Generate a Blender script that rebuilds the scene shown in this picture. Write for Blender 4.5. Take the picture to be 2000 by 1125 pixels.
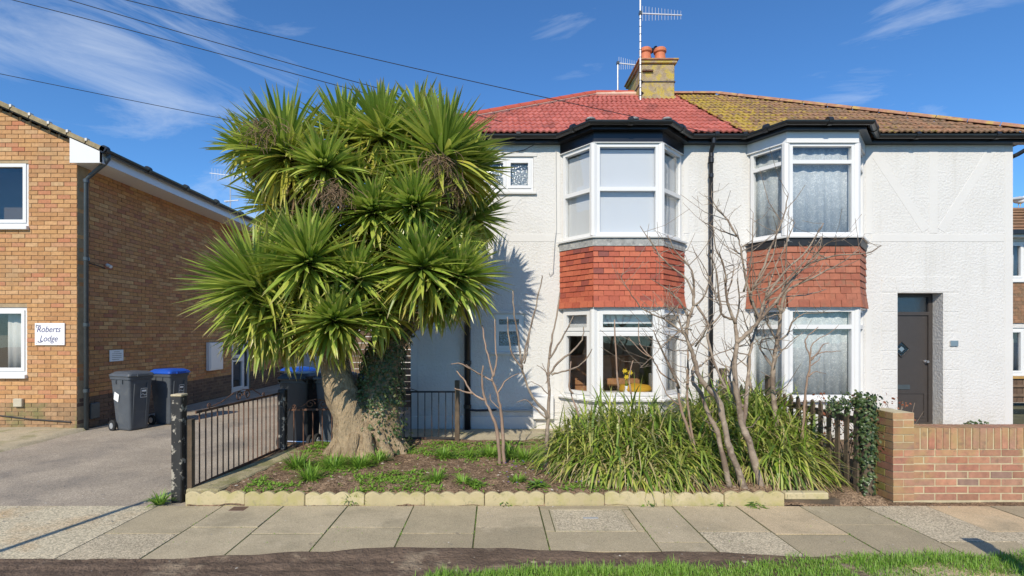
import bpy, math, random
import numpy as np
from mathutils import Vector, Matrix, noise as mnoise
R = math.radians
random.seed(11)
rnd = random.random
def ru(a, b): return a + (b - a) * random.random()

# ------------------------------------------------------------------ camera, sky, sun, exposure
for o in list(bpy.data.objects): bpy.data.objects.remove(o)
SC = bpy.context.scene
COL = SC.collection
cam = bpy.data.cameras.new('camera'); camo = bpy.data.objects.new('camera', cam); COL.objects.link(camo)
camo.location = (0, 0, 1.7); camo.rotation_euler = (R(90), 0, 0)
cam.sensor_width = 36; cam.lens = 18.0; cam.shift_x = 0.0165; cam.shift_y = 0.0443; cam.clip_end = 2000; cam.clip_start = 0.05
SC.camera = camo
SUN_AZ, SUN_EL = R(15), R(37)      # light travels towards +Y, a little to the right
w = bpy.data.worlds.new('World'); SC.world = w; w.use_nodes = True
nt = w.node_tree; nt.nodes.clear()
def N(t, typ, **kw):
    n = t.nodes.new(typ)
    for k, v in kw.items():
        if k == 'inp':
            for a, b in v.items(): n.inputs[a].default_value = b
        else: setattr(n, k, v)
    return n
sky = N(nt, 'ShaderNodeTexSky', sky_type='NISHITA', sun_disc=False, sun_elevation=SUN_EL, sun_rotation=R(180) + SUN_AZ, altitude=30, air_density=1.0, dust_density=0.0, ozone_density=5.0)
tc = N(nt, 'ShaderNodeTexCoord')
mp = N(nt, 'ShaderNodeMapping'); mp.inputs['Rotation'].default_value = (0, R(-35), 0); mp.inputs['Scale'].default_value = (1.5, 1.5, 5.0); mp.inputs['Location'].default_value = (16.7, 9.5, 12.8)
nt.links.new(tc.outputs['Generated'], mp.inputs[0])
mp2 = N(nt, 'ShaderNodeMapping'); mp2.inputs['Location'].default_value = (3.0, 12.7, 17.4); nt.links.new(tc.outputs['Generated'], mp2.inputs[0])
n1 = N(nt, 'ShaderNodeTexNoise', inp={'Scale': 1.5, 'Detail': 9, 'Roughness': 0.66, 'Distortion': 1.3}); nt.links.new(mp.outputs[0], n1.inputs['Vector'])
n2 = N(nt, 'ShaderNodeTexNoise', inp={'Scale': 2.2, 'Detail': 2, 'Roughness': 0.5}); nt.links.new(mp2.outputs[0], n2.inputs['Vector'])
mu = N(nt, 'ShaderNodeMath', operation='MULTIPLY'); nt.links.new(n1.outputs[0], mu.inputs[0]); nt.links.new(n2.outputs[0], mu.inputs[1])
mr = N(nt, 'ShaderNodeMapRange', inp={1: 0.278, 2: 0.48, 3: 0.0, 4: 0.66}); nt.links.new(mu.outputs[0], mr.inputs[0])
tint = N(nt, 'ShaderNodeMix', data_type='RGBA', blend_type='MULTIPLY', inp={0: 1.0}); nt.links.new(sky.outputs[0], tint.inputs[6]); tint.inputs[7].default_value = (0.61, 0.96, 1.23, 1)
mixc = N(nt, 'ShaderNodeMix', data_type='RGBA'); nt.links.new(mr.outputs[0], mixc.inputs[0]); nt.links.new(tint.outputs[2], mixc.inputs[6]); mixc.inputs[7].default_value = (6.2, 6.8, 7.6, 1)
bg = N(nt, 'ShaderNodeBackground', inp={1: 0.115}); nt.links.new(mixc.outputs[2], bg.inputs[0])
wo = N(nt, 'ShaderNodeOutputWorld'); nt.links.new(bg.outputs[0], wo.inputs[0])
sl = bpy.data.lights.new('sun', 'SUN'); sl.energy = 4.1; sl.angle = R(0.53); sl.color = (1.0, 0.915, 0.77)
so = bpy.data.objects.new('sun', sl); COL.objects.link(so); so.location = (-6, -20, 14)
so.rotation_euler = Vector((math.sin(SUN_AZ) * math.cos(SUN_EL), math.cos(SUN_AZ) * math.cos(SUN_EL), -math.sin(SUN_EL))).to_track_quat('-Z', 'Y').to_euler()
vs = SC.view_settings; vs.view_transform = 'Standard'; vs.look = 'None'; vs.exposure = 0.22; vs.gamma = 1.0; vs.use_curve_mapping = False
SC.render.engine = 'CYCLES'; SC.cycles.max_bounces = 7; SC.cycles.transparent_max_bounces = 12

# ------------------------------------------------------------------ measuring helper: photo measurement -> point at a known depth
def W(px, py, Y): return Vector(((px - 967) * Y / 1000, Y, 1.7 + (651 - py) * Y / 1000))
def WX(px, Y): return (px - 967) * Y / 1000
def WZ(py, Y): return 1.7 + (651 - py) * Y / 1000

# ------------------------------------------------------------------ mesh helpers
class MB:
    def __init__(s): s.v = []; s.f = []; s.a = []; s.g = []
    def add(s, vs, fs, along=None, age=None):
        n = len(s.v); s.v += [tuple(v) for v in vs]; s.f += [tuple(i + n for i in f) for f in fs]
        s.a += list(along) if along is not None else [0.0] * len(vs)
        s.g += list(age) if age is not None else [0.0] * len(vs)
    def box(s, x0, x1, y0, y1, z0, z1):
        s.add([(x0,y0,z0),(x1,y0,z0),(x1,y1,z0),(x0,y1,z0),(x0,y0,z1),(x1,y0,z1),(x1,y1,z1),(x0,y1,z1)],
              [(0,3,2,1),(4,5,6,7),(0,1,5,4),(1,2,6,5),(2,3,7,6),(3,0,4,7)])
        return s
    def obox(s, M, sx, sy, sz):   # centred box under matrix
        vs = [M @ Vector((x*sx/2, y*sy/2, z*sz/2)) for z in (-1,1) for y in (-1,1) for x in (-1,1)]
        s.add(vs, [(0,2,3,1),(4,5,7,6),(0,1,5,4),(1,3,7,5),(3,2,6,7),(2,0,4,6)]); return s
    def bar(s, a, b, wd, th, up=(0,0,1)):
        a = Vector(a); b = Vector(b); d = (b - a); L = d.length; d.normalize(); up = Vector(up)
        if abs(d.dot(up)) > 0.98: up = Vector((0,1,0))
        sd = d.cross(up).normalized(); u2 = sd.cross(d)
        M = Matrix((( d.x, sd.x, u2.x, (a.x+b.x)/2),(d.y, sd.y, u2.y, (a.y+b.y)/2),(d.z, sd.z, u2.z, (a.z+b.z)/2),(0,0,0,1)))
        return s.obox(M, L, wd, th)
    def tube(s, pts, rad, n=8, cap=True, lump=0.0):
        pts = [Vector(p) for p in pts]; m = len(pts)
        if not hasattr(rad, '__len__'): rad = [rad] * m
        vs = []; fs = []; al = []
        t0 = (pts[1] - pts[0]).normalized(); ref = Vector((0,0,1)) if abs(t0.z) < 0.9 else Vector((1,0,0))
        u = t0.cross(ref).normalized()
        for i, p in enumerate(pts):
            t = (pts[min(i+1,m-1)] - pts[max(i-1,0)]).normalized()
            u = (u - t * u.dot(t)).normalized(); v = t.cross(u)
            for k in range(n):
                q = 2*math.pi*k/n; r = rad[i]
                if lump: r *= 1 + lump * (mnoise.noise(Vector((math.cos(q)*1.6, math.sin(q)*1.6, i*0.5 + p.x*3))) + 0.35*mnoise.noise(Vector((math.cos(q)*6, math.sin(q)*6, i*0.35+4))))
                vs.append(p + u*(math.cos(q)*r) + v*(math.sin(q)*r)); al.append(i/(m-1))
        for i in range(m-1):
            for k in range(n):
                a = i*n+k; b = i*n+(k+1)%n; fs.append((a, b, b+n, a+n))
        if cap: fs.append(tuple(range(n-1,-1,-1))); fs.append(tuple((m-1)*n+k for k in range(n)))
        s.add(vs, fs, al); return s
    def lathe(s, c, prof, n=20, axis='z'):
        vs = []; fs = []; m = len(prof)
        for r, h in prof:
            for k in range(n):
                q = 2*math.pi*k/n; p = (r*math.cos(q), r*math.sin(q), h)
                if axis == 'y': p = (p[0], p[2], p[1])
                if axis == 'x': p = (p[2], p[0], p[1])
                vs.append((c[0]+p[0], c[1]+p[1], c[2]+p[2]))
        for i in range(m-1):
            for k in range(n): fs.append((i*n+k, i*n+(k+1)%n, (i+1)*n+(k+1)%n, (i+1)*n+k))
        fs.append(tuple(range(n-1,-1,-1))); fs.append(tuple((m-1)*n+k for k in range(n)))
        s.add(vs, fs); return s
    def prism(s, poly, h0, h1, fn):  # poly of 2d pts, fn(u,v,h)->xyz
        n = len(poly); vs = [fn(u,v,h0) for u,v in poly] + [fn(u,v,h1) for u,v in poly]
        s.add(vs, [tuple(range(n-1,-1,-1)), tuple(range(n,2*n))] + [(i,(i+1)%n,(i+1)%n+n,i+n) for i in range(n)]); return s
    def holes(s, u0, u1, v0, v1, t0, t1, ops, fn):  # plate with rectangular openings
        us = sorted(set([u0,u1] + [min(max(q,u0),u1) for o in ops for q in o[:2]])); vz = sorted(set([v0,v1] + [min(max(q,v0),v1) for o in ops for q in o[2:]]))
        nu, nv = len(us)-1, len(vz)-1
        def full(i,j):
            if i < 0 or j < 0 or i >= nu or j >= nv: return False
            cu = (us[i]+us[i+1])/2; cv = (vz[j]+vz[j+1])/2
            return not any(o[0] < cu < o[1] and o[2] < cv < o[3] for o in ops)
        for i in range(nu):
            for j in range(nv):
                if not full(i,j): continue
                a,b,c,d = us[i],us[i+1],vz[j],vz[j+1]
                s.add([fn(a,c,t0),fn(b,c,t0),fn(b,d,t0),fn(a,d,t0)], [(0,1,2,3)])
                s.add([fn(a,c,t1),fn(b,c,t1),fn(b,d,t1),fn(a,d,t1)], [(3,2,1,0)])
                for di,dj,p,q in ((-1,0,(a,d),(a,c)),(1,0,(b,c),(b,d)),(0,-1,(a,c),(b,c)),(0,1,(b,d),(a,d))):
                    if not full(i+di,j+dj):
                        s.add([fn(p[0],p[1],t1),fn(q[0],q[1],t1),fn(q[0],q[1],t0),fn(p[0],p[1],t0)], [(0,1,2,3)])
        return s
    def build(s, name, m=None, parent=None, smooth=False, attrs=False):
        me = bpy.data.meshes.new(name); me.from_pydata(s.v, [], s.f); me.update()
        if attrs: set_attrs(me, s.a, s.g)
        if smooth: me.polygons.foreach_set('use_smooth', [True]*len(me.polygons))
        if m: me.materials.append(m)
        return link(name, me, parent)
def set_attrs(me, a, g):
    x = me.attributes.new('along', 'FLOAT', 'POINT'); x.data.foreach_set('value', np.array(a, dtype=np.float32))
    x = me.attributes.new('age', 'FLOAT', 'POINT'); x.data.foreach_set('value', np.array(g, dtype=np.float32))
def link(name, me, parent=None):
    o = bpy.data.objects.new(name, me); COL.objects.link(o)
    if parent is not None:
        o.parent = parent
        if parent.type == 'EMPTY': o.matrix_parent_inverse = parent.matrix_basis.inverted()
    return o
def thing(name, label, cat, loc=(0,0,0), group=None):
    o = bpy.data.objects.new(name, None); COL.objects.link(o); o.location = loc; o.empty_display_size = 0.1
    o['label'] = label; o['category'] = cat
    if group: o['group'] = group
    return o
def tag(o, label, cat, group=None):
    o['label'] = label; o['category'] = cat
    if group: o['group'] = group
    return o
def kind(o, k): o['kind'] = k; return o
def bevel(o, wd=0.005, seg=1):
    b = o.modifiers.new('bevel', 'BEVEL'); b.width = wd; b.segments = seg; b.limit_method = 'ANGLE'; b.angle_limit = R(40); return o
def copy_tree(o, parent=None, top=True):
    c = o.copy(); COL.objects.link(c)
    if parent is not None: c.parent = parent
    for ch in list(o.children): copy_tree(ch, c, False)
    return c
def in_frame(p):
    if p[1] < 0.5: return False
    x = 967 + 1000*p[0]/p[1]; y = 651 - 1000*(p[2]-1.7)/p[1]
    return -15 < x < 2015 and -15 < y < 1140
def place_pieces(name, rest_name, temps, items, parent, limit=300, wt=None):
    """temps: template meshes, items: (index, matrix). The largest in view are objects of their own, the others one joined part."""
    def key(it):
        p = it[1].translation; d = p.length
        return d + (0 if in_frame(p) else 1000) + (wt(it) if wt else 0)
    items = sorted(items, key=key)
    for ti, M in items[:limit]:
        o = bpy.data.objects.new(name, temps[ti]); COL.objects.link(o); o.parent = parent
        if parent.type == 'EMPTY': o.matrix_parent_inverse = parent.matrix_basis.inverted()
        o.matrix_basis = M
    rest = items[limit:]
    if not rest: return
    cache = []
    for t in temps:
        co = np.empty(len(t.vertices)*3, dtype=np.float64); t.vertices.foreach_get('co', co); co = co.reshape(-1,3)
        at = {}
        for nm in ('along','age'):
            if nm in t.attributes:
                b = np.empty(len(t.vertices), dtype=np.float32); t.attributes[nm].data.foreach_get('value', b); at[nm] = b
        cache.append((co, [tuple(p.vertices) for p in t.polygons], at))
    V = []; F = []; A = []; G = []; n = 0
    for ti, M in rest:
        co, fs, at = cache[ti]; m = np.array(M)
        V.append(co @ m[:3,:3].T + m[:3,3]); F += [tuple(i+n for i in f) for f in fs]; n += len(co)
        A.append(at.get('along', np.zeros(len(co)))); G.append(at.get('age', np.zeros(len(co))))
    me = bpy.data.meshes.new(rest_name); me.from_pydata(np.concatenate(V).tolist(), [], F); me.update()
    set_attrs(me, np.concatenate(A), np.concatenate(G)); me.materials.append(temps[0].materials[0])
    return kind(link(rest_name, me, parent), 'stuff')
def template(mb, m, smooth=False, attrs=False):
    me = bpy.data.meshes.new('piece'); me.from_pydata(mb.v, [], mb.f); me.update()
    if attrs: set_attrs(me, mb.a, mb.g)
    if smooth: me.polygons.foreach_set('use_smooth', [True]*len(me.polygons))
    me.materials.append(m); return me
def offset_path(path, d):
    """offset an open plan polyline to its right-hand (outer) side by d, mitred"""
    out = []; n = len(path); P = [Vector(p) for p in path]
    def nrm(a, b): t = (b-a).normalized(); return Vector((t.y, -t.x))
    for i in range(n):
        if i == 0: out.append(P[0] + nrm(P[0],P[1])*d)
        elif i == n-1: out.append(P[i] + nrm(P[i-1],P[i])*d)
        else:
            a = nrm(P[i-1],P[i]); b = nrm(P[i],P[i+1]); m = (a+b).normalized(); out.append(P[i] + m*(d/max(0.3, m.dot(a))))
    return out
def sweep(mb, path, prof, closed=True):
    """profile points (outward, z) swept along a plan path"""
    rings = [offset_path(path, o) for o, z in prof]; n = len(path); m = len(prof); vs = []
    for i in range(n):
        for j in range(m): vs.append((rings[j][i].x, rings[j][i].y, prof[j][1]))
    fs = []
    for i in range(n-1):
        for j in range(m if closed else m-1):
            a = i*m+j; b = i*m+(j+1)%m; fs.append((a, a+m, b+m, b))
    if closed: fs.append(tuple(range(m))); fs.append(tuple(reversed(range((n-1)*m, n*m))))
    mb.add(vs, fs); return mb

# ------------------------------------------------------------------ materials
MATS = {}
def ramp(t, fac, stops, interp='LINEAR'):
    r = N(t, 'ShaderNodeValToRGB'); e = r.color_ramp; e.interpolation = interp
    while len(e.elements) < len(stops): e.elements.new(0.5)
    for el, (p, c) in zip(e.elements, stops): el.position = p; el.color = (*c, 1)
    t.links.new(fac, r.inputs[0]); return r.outputs[0]
def rnd_socket(t):
    g = N(t, 'ShaderNodeNewGeometry'); o = N(t, 'ShaderNodeObjectInfo')
    a = N(t, 'ShaderNodeMath', operation='ADD'); t.links.new(g.outputs['Random Per Island'], a.inputs[0]); t.links.new(o.outputs['Random'], a.inputs[1])
    f = N(t, 'ShaderNodeMath', operation='FRACT'); t.links.new(a.outputs[0], f.inputs[0]); return f.outputs[0]
def mixrgb(t, fac, a, b, mode='MIX'):
    m = N(t, 'ShaderNodeMix', data_type='RGBA', blend_type=mode)
    for i, x in ((0,fac),(6,a),(7,b)):
        if hasattr(x, 'is_linked'): t.links.new(x, m.inputs[i])
        elif i == 0: m.inputs[0].default_value = x
        else: m.inputs[i].default_value = (*x, 1)
    return m.outputs[2]
def noise_s(t, scale, detail=4, rough=0.55, vec=None, dist=0.0):
    n = N(t, 'ShaderNodeTexNoise', inp={'Scale': scale, 'Detail': detail, 'Roughness': rough, 'Distortion': dist})
    if vec is None:
        g = N(t, 'ShaderNodeNewGeometry'); vec = g.outputs['Position']
    t.links.new(vec, n.inputs['Vector']); return n.outputs[0]
def scaled_pos(t, sc):
    g = N(t, 'ShaderNodeNewGeometry'); m = N(t, 'ShaderNodeMapping'); m.inputs['Scale'].default_value = sc; t.links.new(g.outputs['Position'], m.inputs[0]); return m.outputs[0]
def maprange(t, s, a, b, c=0.0, d=1.0):
    m = N(t, 'ShaderNodeMapRange', inp={1:a,2:b,3:c,4:d}); t.links.new(s, m.inputs[0]); return m.outputs[0]
def mat(name, col=(0.5,0.5,0.5), rough=0.6, var=0.12, vscale=3.0, bump=0.0, bscale=80, bdist=0.01, stops=None, patches=None, metallic=0.0, spec=0.5, speck=None, coat=0.0, trans=None, bvec=None, extra=None):
    if name in MATS: return MATS[name]
    m = bpy.data.materials.new(name); m.use_nodes = True; t = m.node_tree; b = t.nodes['Principled BSDF']
    b.inputs['Roughness'].default_value = rough; b.inputs['Metallic'].default_value = metallic; b.inputs['Specular IOR Level'].default_value = spec
    if coat: b.inputs['Coat Weight'].default_value = coat
    c = ramp(t, rnd_socket(t), stops) if stops else None
    n = noise_s(t, vscale, 5, 0.6)
    lo = maprange(t, n, 0.25, 0.75, 1-var, 1+var)
    cv = N(t, 'ShaderNodeCombineColor'); [t.links.new(lo, cv.inputs[i]) for i in range(3)]
    c = mixrgb(t, 1.0, c if c is not None else col, cv.outputs[0], 'MULTIPLY')
    for p in (patches or []):   # (colour, scale, lo, hi, strength)
        pf = maprange(t, noise_s(t, p[1], 6, 0.62, dist=0.3), p[2], p[3], 0, p[4]); c = mixrgb(t, pf, c, p[0])
    if speck:                   # (scale, dark, light)
        v = N(t, 'ShaderNodeTexVoronoi', inp={'Scale': speck[0]}); g = N(t, 'ShaderNodeNewGeometry'); t.links.new(g.outputs['Position'], v.inputs['Vector'])
        sp = N(t, 'ShaderNodeSeparateColor'); t.links.new(v.outputs['Color'], sp.inputs[0])
        k = maprange(t, sp.outputs[0], 0, 1, speck[1], speck[2]); cc = N(t, 'ShaderNodeCombineColor'); [t.links.new(k, cc.inputs[i]) for i in range(3)]
        c = mixrgb(t, 1.0, c, cc.outputs[0], 'MULTIPLY')
    if extra: c = extra(t, c, b)
    t.links.new(c, b.inputs['Base Color'])
    if bump:
        bn = N(t, 'ShaderNodeBump', inp={'Strength': bump, 'Distance': bdist}); t.links.new(noise_s(t, bscale, 5, 0.6, vec=scaled_pos(t, bvec) if bvec else None), bn.inputs['Height']); t.links.new(bn.outputs[0], b.inputs['Normal'])
    if trans:   # thin leaf: some light passes through
        tr = N(t, 'ShaderNodeBsdfTranslucent'); t.links.new(c, tr.inputs[0]); mx = N(t, 'ShaderNodeMixShader', inp={0: trans})
        out = t.nodes['Material Output']; t.links.new(b.outputs[0], mx.inputs[1]); t.links.new(tr.outputs[0], mx.inputs[2]); t.links.new(mx.outputs[0], out.inputs[0])
    MATS[name] = m; return m
def glass_mat(name, tintc=(0.85,0.9,0.92), refl=0.10, rough=0.0, bump=0.0, bscale=40):
    m = bpy.data.materials.new(name); m.use_nodes = True; t = m.node_tree; t.nodes.clear()
    lw = N(t, 'ShaderNodeLayerWeight', inp={0: 0.5}); pw = N(t, 'ShaderNodeMath', operation='POWER', inp={1: 4.0}); t.links.new(lw.outputs[1], pw.inputs[0]); f = maprange(t, pw.outputs[0], 0, 1, refl, 1.0)
    tr = N(t, 'ShaderNodeBsdfTransparent'); tr.inputs[0].default_value = (*tintc, 1); g = N(t, 'ShaderNodeBsdfGlossy', inp={'Roughness': rough})
    mx = N(t, 'ShaderNodeMixShader'); t.links.new(f, mx.inputs[0]); t.links.new(tr.outputs[0], mx.inputs[1]); t.links.new(g.outputs[0], mx.inputs[2])
    if bump:
        bn = N(t, 'ShaderNodeBump', inp={'Strength': bump, 'Distance': 0.01}); t.links.new(noise_s(t, bscale, 2), bn.inputs['Height']); t.links.new(bn.outputs[0], g.inputs['Normal'])
    else:
        bn = N(t, 'ShaderNodeBump', inp={'Strength': 0.15, 'Distance': 0.02}); t.links.new(noise_s(t, 2.2, 1), bn.inputs['Height']); t.links.new(bn.outputs[0], g.inputs['Normal'])
    o = N(t, 'ShaderNodeOutputMaterial'); t.links.new(mx.outputs[0], o.inputs[0]); MATS[name] = m; return m

def wall_wear(t, c, b):
    g = N(t, 'ShaderNodeNewGeometry'); s = N(t, 'ShaderNodeSeparateXYZ'); t.links.new(g.outputs['Position'], s.inputs[0])
    h = maprange(t, s.outputs[2], 0.45, 0.0, 0, 0.5); n = maprange(t, noise_s(t, 5, 5), 0.4, 0.65); m = N(t, 'ShaderNodeMath', operation='MULTIPLY'); t.links.new(h, m.inputs[0]); t.links.new(n, m.inputs[1])
    c = mixrgb(t, m.outputs[0], c, (0.42,0.40,0.33))
    st = maprange(t, noise_s(t, 1.0, 5, 0.6, vec=scaled_pos(t, (7,7,0.5))), 0.54, 0.78, 0, 0.38); c = mixrgb(t, maprange(t, noise_s(t, 0.9, 6, 0.6), 0.5, 0.75, 0, 0.3), c, (0.55,0.53,0.48)); return mixrgb(t, st, c, (0.47,0.45,0.40))
M_roughcast = mat('roughcast', (0.645,0.63,0.60), 0.85, 0.03, 2.0, bump=0.7, bscale=27, bdist=0.026, extra=wall_wear)
M_smoothband = mat('smooth_render', (0.635,0.62,0.59), 0.8, 0.03, 2.0, bump=0.35, bscale=26, bdist=0.012)
M_upvc = mat('upvc_white', (0.71,0.705,0.69), 0.28, 0.015, 3)
M_black = mat('black_paint', (0.012,0.012,0.014), 0.28, 0.2, 6, bump=0.05, bscale=20)
M_blackplastic = mat('black_gutter', (0.016,0.017,0.019), 0.3, 0.25, 5)
M_darkgrey = mat('grey_pipe', (0.06,0.075,0.085), 0.3, 0.2, 4)
M_lead = mat('lead_flashing', (0.33,0.33,0.32), 0.7, 0.3, 12, bump=0.5, bscale=18, patches=[((0.55,0.53,0.48),14,0.52,0.62,0.7),((0.10,0.10,0.10),20,0.58,0.66,0.6)])
M_blackflash = mat('black_flashing', (0.02,0.02,0.022), 0.5, 0.3, 10, patches=[((0.7,0.7,0.68),9,0.64,0.68,0.9)])
def lichen_grow(t, c, b):     # the lichen is thickest by the chimney and thins out along the roof
    g = N(t, 'ShaderNodeNewGeometry'); s = N(t, 'ShaderNodeSeparateXYZ'); t.links.new(g.outputs['Position'], s.inputs[0])
    gx = maprange(t, s.outputs[0], 4.3, 8.2, 0.12, -0.09); a = N(t, 'ShaderNodeMath', operation='ADD'); t.links.new(noise_s(t, 7, 7, 0.68, dist=0.4), a.inputs[0]); t.links.new(gx, a.inputs[1])
    c = mixrgb(t, maprange(t, a.outputs[0], 0.54, 0.66, 0, 0.8), c, (0.46,0.33,0.035)); return mixrgb(t, maprange(t, noise_s(t, 22, 4), 0.60, 0.68, 0, 0.6), c, (0.16,0.13,0.04))
M_tile_new = mat('clay_tile_bright', rough=0.7, var=0.16, vscale=30, bump=0.25, bscale=60, bdist=0.004,
    stops=[(0,(0.36,0.078,0.04)),(0.3,(0.43,0.10,0.05)),(0.55,(0.47,0.125,0.06)),(0.8,(0.39,0.085,0.042)),(0.93,(0.27,0.06,0.038)),(1.0,(0.20,0.055,0.042))], patches=[((0.62,0.42,0.33),3.0,0.70,0.80,0.5)])
M_tile_old = mat('clay_tile_weathered', rough=0.8, var=0.2, vscale=14, bump=0.3, bscale=50, bdist=0.004,
    stops=[(0,(0.30,0.095,0.055)),(0.4,(0.36,0.12,0.065)),(0.7,(0.39,0.14,0.08)),(1.0,(0.32,0.11,0.065))], patches=[((0.22,0.13,0.075),7,0.55,0.72,0.7)])
M_roof_red = mat('roof_tile_red', rough=0.7, var=0.24, vscale=9, bump=0.2, bscale=50, bdist=0.004,
    stops=[(0,(0.40,0.105,0.075)),(0.5,(0.45,0.122,0.092)),(0.85,(0.50,0.145,0.11)),(1,(0.31,0.085,0.065))], patches=[((0.24,0.08,0.06),3.5,0.56,0.72,0.55),((0.52,0.30,0.22),26,0.64,0.70,0.5)])
M_roof_brown = mat('roof_tile_lichen', rough=0.85, var=0.28, vscale=10, bump=0.4, bscale=45, bdist=0.008,
    stops=[(0,(0.20,0.12,0.07)),(0.5,(0.26,0.145,0.08)),(1,(0.30,0.155,0.085))], patches=[((0.10,0.075,0.05),9,0.55,0.64,0.7),((0.34,0.30,0.20),30,0.6,0.66,0.6)], extra=lichen_grow)
M_ridge_red = mat('ridge_tile_red', (0.46,0.095,0.05), 0.5, 0.12, 8, bump=0.1)
M_ridge_old = mat('ridge_tile_old', (0.36,0.18,0.11), 0.85, 0.3, 10, bump=0.3, patches=[((0.45,0.33,0.08),5,0.5,0.62,0.8)])
M_mortar_pink = mat('ridge_mortar', (0.62,0.42,0.32), 0.9, 0.15, 20, bump=0.4)
M_chimney = mat('chimney_render', (0.40,0.31,0.19), 0.95, 0.3, 6, bump=0.8, bscale=60, bdist=0.03, patches=[((0.52,0.40,0.07),7,0.46,0.56,0.85),((0.42,0.36,0.26),14,0.55,0.62,0.6),((0.13,0.11,0.07),8,0.6,0.68,0.7)])
M_pot = mat('terracotta_pot', (0.56,0.17,0.075), 0.7, 0.15, 10, bump=0.1)
M_alu = mat('galvanised', (0.55,0.56,0.57), 0.4, 0.15, 20, metallic=0.6)
brickstops = [(0,(0.40,0.20,0.085)),(0.22,(0.48,0.26,0.105)),(0.42,(0.53,0.30,0.135)),(0.6,(0.43,0.22,0.09)),(0.78,(0.52,0.315,0.155)),(0.9,(0.44,0.17,0.085)),(1.0,(0.50,0.33,0.17))]
M_brick = mat('buff_brick', rough=0.9, var=0.2, vscale=22, bump=0.4, bscale=120, bdist=0.004, stops=brickstops, patches=[((0.30,0.20,0.11),1.1,0.52,0.7,0.45),((0.25,0.12,0.07),40,0.62,0.7,0.5)])
M_brick_side = mat('brown_brick', rough=0.9, var=0.22, vscale=20, bump=0.4, bscale=120, bdist=0.004,
    stops=[(0,(0.42,0.19,0.075)),(0.3,(0.54,0.27,0.095)),(0.55,(0.48,0.20,0.085)),(0.75,(0.62,0.36,0.15)),(0.9,(0.38,0.15,0.075)),(1,(0.56,0.31,0.12))])
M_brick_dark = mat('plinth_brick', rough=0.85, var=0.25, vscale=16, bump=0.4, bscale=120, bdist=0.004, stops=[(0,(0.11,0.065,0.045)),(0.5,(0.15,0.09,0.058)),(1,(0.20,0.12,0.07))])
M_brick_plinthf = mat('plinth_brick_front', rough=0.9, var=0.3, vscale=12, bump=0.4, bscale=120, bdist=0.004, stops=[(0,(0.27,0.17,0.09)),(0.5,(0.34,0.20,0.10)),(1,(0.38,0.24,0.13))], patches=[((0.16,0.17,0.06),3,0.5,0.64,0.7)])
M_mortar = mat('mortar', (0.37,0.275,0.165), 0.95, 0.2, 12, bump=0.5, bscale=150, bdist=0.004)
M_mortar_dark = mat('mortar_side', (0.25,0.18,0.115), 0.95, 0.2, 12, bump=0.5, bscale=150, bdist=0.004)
M_gwbrick = mat('garden_wall_brick', rough=0.85, var=0.22, vscale=16, bump=0.5, bscale=90, bdist=0.006,
    stops=[(0,(0.29,0.145,0.09)),(0.25,(0.38,0.19,0.115)),(0.45,(0.44,0.215,0.13)),(0.65,(0.34,0.19,0.125)),(0.85,(0.38,0.155,0.095)),(1,(0.25,0.165,0.125))], patches=[((0.38,0.28,0.11),2.4,0.48,0.64,0.65),((0.18,0.12,0.08),11,0.58,0.68,0.6)])
M_gwbrick_side = mat('pier_brick_mossy', rough=0.9, var=0.25, vscale=14, bump=0.5, bscale=90, bdist=0.006, stops=[(0,(0.30,0.20,0.08)),(0.5,(0.36,0.22,0.09)),(1,(0.30,0.24,0.08))], patches=[((0.21,0.23,0.05),5,0.45,0.6,0.7)])
M_gwmortar = mat('garden_wall_mortar', (0.50,0.43,0.27), 0.95, 0.2, 9, bump=0.6, bscale=120, bdist=0.005)
M_slab = mat('paving_slab', rough=0.92, var=0.13, vscale=2.5, bump=0.5, bscale=190, bdist=0.004, speck=(230,0.72,1.28),
    stops=[(0,(0.34,0.28,0.18)),(0.35,(0.39,0.325,0.21)),(0.65,(0.43,0.36,0.24)),(0.85,(0.47,0.38,0.245)),(1,(0.54,0.41,0.25))], patches=[((0.27,0.23,0.15),1.8,0.50,0.66,0.6),((0.50,0.42,0.29),3.5,0.58,0.70,0.5),((0.14,0.125,0.10),7,0.67,0.71,0.65)])
M_slab_agg = mat('paving_slab_aggregate', (0.46,0.39,0.27), 0.95, 0.14, 3, bump=0.8, bscale=130, bdist=0.006, speck=(110,0.55,1.45))
M_apron = mat('concrete_apron', (0.52,0.45,0.31), 0.95, 0.14, 1.6, bump=0.8, bscale=110, bdist=0.008, speck=(85,0.62,1.4), patches=[((0.47,0.31,0.15),1.4,0.54,0.70,0.6)])
M_tarmac = mat('worn_tarmac', (0.35,0.295,0.225), 0.95, 0.18, 1.2, bump=0.8, bscale=140, bdist=0.006, speck=(120,0.68,1.36), patches=[((0.20,0.175,0.145),1.1,0.5,0.68,0.7),((0.46,0.385,0.29),2.4,0.56,0.7,0.5)])
M_road = mat('road_asphalt', (0.055,0.055,0.055), 0.9, 0.15, 1.5, bump=0.8, bscale=120, speck=(90,0.7,1.4))
M_concrete = mat('garden_concrete', (0.44,0.375,0.25), 0.92, 0.2, 3, bump=0.6, bscale=60, bdist=0.008, speck=(140,0.8,1.2), patches=[((0.20,0.20,0.07),2.2,0.54,0.66,0.6),((0.15,0.13,0.10),6,0.62,0.7,0.6)])
M_edging = mat('cast_edging', rough=0.9, var=0.12, vscale=6, bump=0.4, bscale=70, bdist=0.005, stops=[(0,(0.43,0.355,0.19)),(0.5,(0.48,0.40,0.225)),(1,(0.51,0.43,0.26))], patches=[((0.36,0.33,0.11),5,0.48,0.64,0.7),((0.24,0.22,0.12),24,0.56,0.66,0.5),((0.32,0.27,0.16),12,0.62,0.70,0.5)])
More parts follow.
